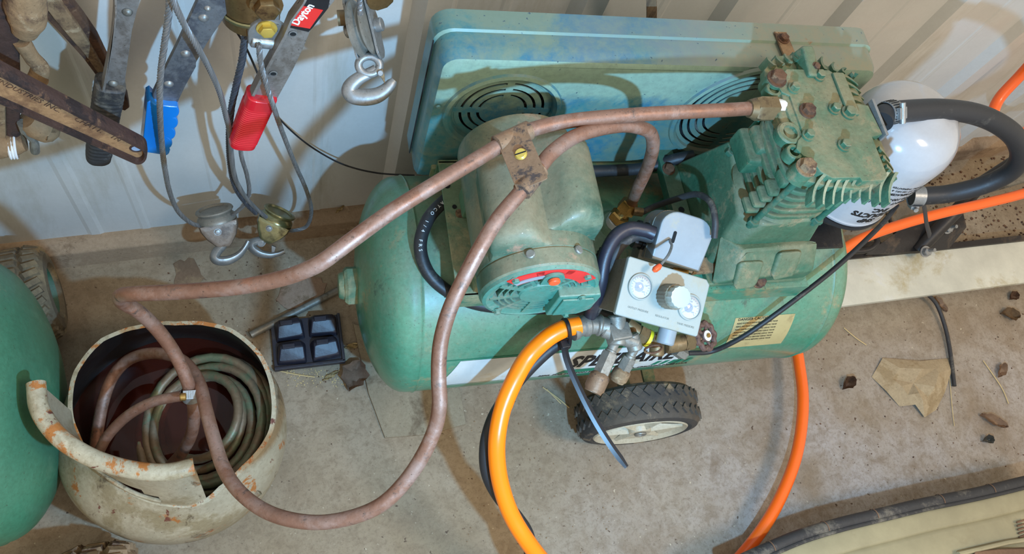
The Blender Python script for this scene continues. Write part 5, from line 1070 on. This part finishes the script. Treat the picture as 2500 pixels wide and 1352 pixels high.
# winch parts at the top
Y7 = .60
wn = thing('winch_hub', 'yellowish steel winch hub at the top edge between the blue and red levers', 'winch', Matrix.Translation(wp(612, 40, Y7)))
hb = wp(612, 38, Y7); q = B(); q.cyl(hb, hb + V((0, 0, .06)), .030, n=36, bev=.002); q.finish('drum', 'bronze', wn)
q = B(); q.lathe([(.031, 0), (.0325, .001), (.0325, .004), (.031, .005)], Matrix.Translation(hb + V((0, 0, .016))), 36); q.finish('drum_flange', 'zinc_yellow', wn)
q = B(); q.bolt(wp(650, 10, .565), (0, -1, 0), .012, .012); q.finish('hub_bolt', 'bronze', wn)
zb = wp(645, 75, .575); q = B(WALLM(.575)); q.prism(onwall([(616, 30), (680, 30), (682, 106), (614, 100)], .575), -.004, .004, bev=.001); wb = thing('anchor_bracket', 'shiny zinc bracket with brass bolt above the rope at top', 'bracket', Matrix.Translation(zb)); q.finish('plate', 'steel', wb)
q = B(WALLM(.575)); c = onwall([(651, 68)], .575)[0]; q.prism(circle(c[0], c[1], .020, 20, 0, pi) + [(c[0] - .020, c[1] - .014), (c[0] + .020, c[1] - .014)], .004, .009, bev=.002); q.finish('raised_tongue', 'steel', wb)
q = B(); q.bolt(wp(651, 68, .566), (0, -1, 0), .0078, .008); q.finish('brass_bolt', 'gold', wb)
q = B(); q.cyl(wp(612, 96, .570), wp(682, 104, .570), .008, n=16, bev=.001); q.finish('bent_foot', 'steel', wb)
# wire ropes
def rope(l, r, label, m='rope', name='wire_rope', par=None):
    P_ = smooth([wp(*p) for p in l], 14); q = B()
    # twisted strands
    L = [0]
    for a, c in zip(P_, P_[1:]): L.append(L[-1] + (c - a).length)
    n_ = max(40, int(L[-1] / .0022)); F_ = []; j = 0
    for i in range(n_ + 1):
        s_ = L[-1] * i / n_
        while j < len(L) - 2 and L[j + 1] < s_: j += 1
        t = (s_ - L[j]) / max(1e-9, L[j + 1] - L[j]); F_.append(P_[j].lerp(P_[j + 1], min(1, t)))
    for k in range(5):
        pts = []; nrm = V((0, 1, 0))
        for i, p in enumerate(F_):
            tg = (F_[min(i + 1, n_)] - F_[max(i - 1, 0)]).normalized(); nrm = (nrm - nrm.dot(tg) * tg).normalized(); bn = tg.cross(nrm); a = 2 * pi * k / 5 + i * .0022 / (r * 6.5) * 2 * pi
            pts.append(p + (nrm * math.cos(a) + bn * math.sin(a)) * r * .52)
        q.tube(pts, r * .50, 5)
    return solo(q, name, m, label, 'wire rope', wp(*l[-1]))
rope([(416, -40, .56), (411, 40, .56), (401, 110, .56), (392, 180, .56), (390, 260, .56), (394, 340, .565), (402, 410, .57), (416, 475, .58), (438, 520, .585), (475, 548, .59), (520, 552, .60)], .0035, 'long grey wire rope hanging over the blue grip to the left pulley')
rope([(414, -40, .55), (424, 5, .55), (450, 60, .55), (482, 115, .55), (512, 170, .555), (536, 225, .56), (552, 285, .565), (562, 330, .57), (566, 390, .575), (576, 440, .58), (600, 482, .585), (628, 512, .59), (650, 530, .59)], .0034, 'grey wire rope slanting from the top between blue and red grips to the right pulley')
rope([(605, 40, .585), (598, 90, .585), (590, 150, .585), (576, 210, .585), (564, 270, .585), (559, 330, .585), (562, 400, .59), (574, 455, .59), (600, 495, .59), (625, 520, .59)], .0042, 'dark thick wire rope hanging straight down left of the red grip', 'rope_dark')
rope([(632, 108, .56), (636, 150, .555), (650, 205, .55), (668, 262, .545), (692, 330, .56), (722, 405, .58), (748, 465, .59), (760, 515, .60), (748, 552, .605), (715, 563, .60), (690, 560, .59)], .0032, 'thin grey wire rope from the zinc bracket over the red grip to the right pulley')
rope([(586, 350, .575), (590, 385, .575), (602, 425, .58), (608, 465, .585), (600, 495, .59), (580, 515, .595), (560, 530, .60)], .0030, 'short wavy wire rope coming out below the red grip')
q = B(); q.tube(smooth([wp(a, c, y_) for a, c, y_ in ((535, 0, .64), (560, 50, .64), (600, 115, .64), (640, 205, .64), (668, 270, .64), (712, 320, .645), (770, 365, .65), (840, 402, .65), (920, 422, .65), (1012, 428, .64))], 8), .0014, 6); solo(q, 'thin_wire', 'rubber', 'thin black wire sagging along the wall towards the belt guard', 'wire', wp(1012, 428, .64))
# pulley blocks with hooks
def hook3(parent, pts, r, M, m, name='hook'):
    q = B(M); P_ = smooth(pts, 6); n_ = len(P_); q.tube(P_, [r * (1.05 - .0 * i) * (.55 + .45 * math.sin(pi * min(1, (i + 3) / (n_ * .9)))) if i > n_ * .55 else r * .95 for i in range(n_)], 14, flat=(1.25, .85)); return q.finish(name, m, parent)
G['block_brown'] = mat('brown_grey_steel', S(128, 112, 98), .5, .35, [(S(98, 84, 74), 26, .48, .62), (S(168, 156, 140), 60, .60, .68)], None, (120, .2))
def block(px, py, y, roll, s, label, mm, mh, name='pulley_block', latch=False, flip=1):
    r_ = ray(px, py); d_ = y / r_.y; M = facing(px, py, d_, roll, 0, -18) @ Matrix.Scale(s, 4)
    t = thing(name, label, 'pulley', Matrix.Translation(M.translation))
    q = B(M @ Matrix.Rotation(-pi / 2, 4, 'X'))     # sheave: its axis up in the picture
    q.lathe([(0, -.018), (.020, -.018), (.022, -.021), (.027, -.020), (.028, -.018), (.024, -.013), (.028, -.008), (.029, -.005), (.029, -.003), (.0, -.003)], Matrix.Rotation(pi, 4, 'X') @ Matrix.Translation((0, 0, -.0)), 36); q.finish('sheave', mm, t)
    q = B(M); cone = [(-.029, .002), (.029, .002), (.028, -.010), (.022, -.024), (.013, -.036), (.008, -.041), (-.008, -.041), (-.013, -.036), (-.022, -.024), (-.028, -.010)]
    q.prism(cone, -.014, .014, bev=.008); q.finish('side_plate', 'block_brown' if mm == 'steel_dull' else mm, t)
    q = B(M); q.bolt((-.004 * flip, -.012, .0135), (0, 0, 1), .0042, .004); q.finish('axle_bolt', 'steel', t)
    hook3(t, [(x_, -.034 + (y_ + .036) * .66, z_) for x_, y_, z_ in [(0, -.036, 0), (-.004 * flip, -.044, .002), (-.014 * flip, -.054, .006), (-.019 * flip, -.064, .010), (-.014 * flip, -.073, .012), (.000 * flip, -.077, .012), (.016 * flip, -.072, .010), (.028 * flip, -.060, .007), (.036 * flip, -.048, .004)]], .0088, M, mh)
    if latch:
        q = B(M); q.hull([(.012, -.040, .004), (.020, -.040, .004), (.018, -.054, .010), (.022, -.054, .010), (.012, -.040, .010), (.020, -.040, .010)], bev=.0008); q.finish('safety_latch', 'steel', t)
        q = B(M); q.bolt((-.006, -.043, .008), (0, 0, 1), .006, .007); q.finish('latch_bolt', 'steel', t)
    return t
block(531, 540, .600, -14, 1.0, 'dusty grey pulley block with hook, left one above the sill', 'steel_dull', 'steel')
block(672, 540, .605, 26, .92, 'yellowish zinc pulley block with latched hook, right one above the sill', 'zinc_yellow', 'steel', latch=True)
# hook hanging near the belt guard
HM = facing(885, 110, .575 / ray(885, 110).y, -3, 0, 0); PXM = .575 / ray(885, 110).y / F
hk = thing('hanging_hook', 'large grey snap hook hanging under a narrow pulley left of the guard', 'pulley', Matrix.Translation(HM.translation))
def hp(px, py, z=0): return V(((px - 885) * PXM, -(py - 110) * PXM, z))
SMx = HM @ Matrix.Translation(hp(893, 70)) @ Matrix.Rotation(math.radians(8), 4, 'Z') @ Matrix.Rotation(math.radians(70), 4, 'Y')
q = B(SMx @ Matrix.Diagonal((1, 1.0, 1, 1))); 
q.lathe([(0, -.010), (.026, -.010), (.031, -.0085), (.031, -.006), (.024, -.001), (.024, .001), (.031, .006), (.031, .0085), (.026, .010), (0, .010)], None, 48); q.finish('sheave', 'steel_dull', hk)
q = B(SMx)
for s_ in (-1, 1):
    q.prism([(x, y * 1.0) for x, y in rrect(-.0115, -.036, .0115, .036, .0112, 6)], s_ * .0125 - .0013, s_ * .0125 + .0013, bev=.0005)
    q.cyl((0, 0, s_ * .013), (0, 0, s_ * .022), .0075, n=16, bev=.001)
cheeks = q.finish('cheek_plates', 'steel', hk); cheeks['kind'] = 'stuff'
q = B(HM); q.lathe([(.0, -.006), (.0085, -.006), (.0085, .004), (.006, .006), (0, .006)], Matrix.Translation(hp(846, 45)) @ Matrix.Rotation(pi / 2, 4, 'Y'), 16); q.finish('pin_head', 'brass_dirty', hk)
ec = hp(896, 158); q = B(HM); q.tube([ec + V((.0118 * math.cos(t), .0098 * math.sin(t), .001)) for t in [2 * pi * k / 28 for k in range(28)]], .0045, 12, True); q.finish('eye', 'steel', hk)
q = B(HM); hpts = [(912, 168), (893, 178), (868, 188), (848, 203), (842, 218), (852, 229), (878, 234), (905, 232), (927, 222), (946, 205), (954, 197)]
rad = [.006, .0072, .0085, .0098, .0108, .0112, .0112, .0105, .0090, .0068, .0042]
P_ = smooth([hp(a, c) for a, c in hpts], 5); rr = [rad[min(i // 5, 10)] + (rad[min(i // 5 + 1, 10)] - rad[min(i // 5, 10)]) * (i % 5) / 5 for i in range(len(P_))]
q.tube(P_, [x * .86 for x in rr], 16, flat=(.75, 1.0)); q.finish('hook', 'steel', hk)
q = B(HM); q.hull([tuple(hp(a, c, z)) for a, c in ((914, 172), (927, 168), (931, 185), (930, 206)) for z in (.002, .006)], bev=.0006); q.finish('safety_latch', 'brass_dirty', hk)
q = B(HM); q.cyl(hp(921, 178, .004), hp(921, 178, .009), .0035, n=14, bev=.0008); q.finish('latch_rivet', 'steel', hk)
rope([(876, -40, .575), (878, 5, .575), (880, 35, .57)], .0032, 'short wire rope running up from the narrow pulley to the top edge')
q = B(WALLM(.58)); q.prism(onwall([(888, -40), (965, -40), (960, 0), (945, 14), (920, 22), (902, 18), (894, 6)], .58), -.008, .004, bev=.003); solo(q, 'steel_shackle', 'bronze', 'rounded brownish steel end at the top edge above the hanging hook', 'shackle')
q = B(); q.hull([at(a, c, y=y_) for a, c, y_ in ((1578, -60, .60), (1604, -60, .60), (1604, 46, .60), (1578, 44, .60), (1578, -60, .62), (1604, -60, .62), (1604, 46, .62), (1578, 44, .62))], bev=.001); solo(q, 'wooden_stick', 'wood', 'dark weathered wooden stick standing behind the belt guard at the top edge', 'stick')
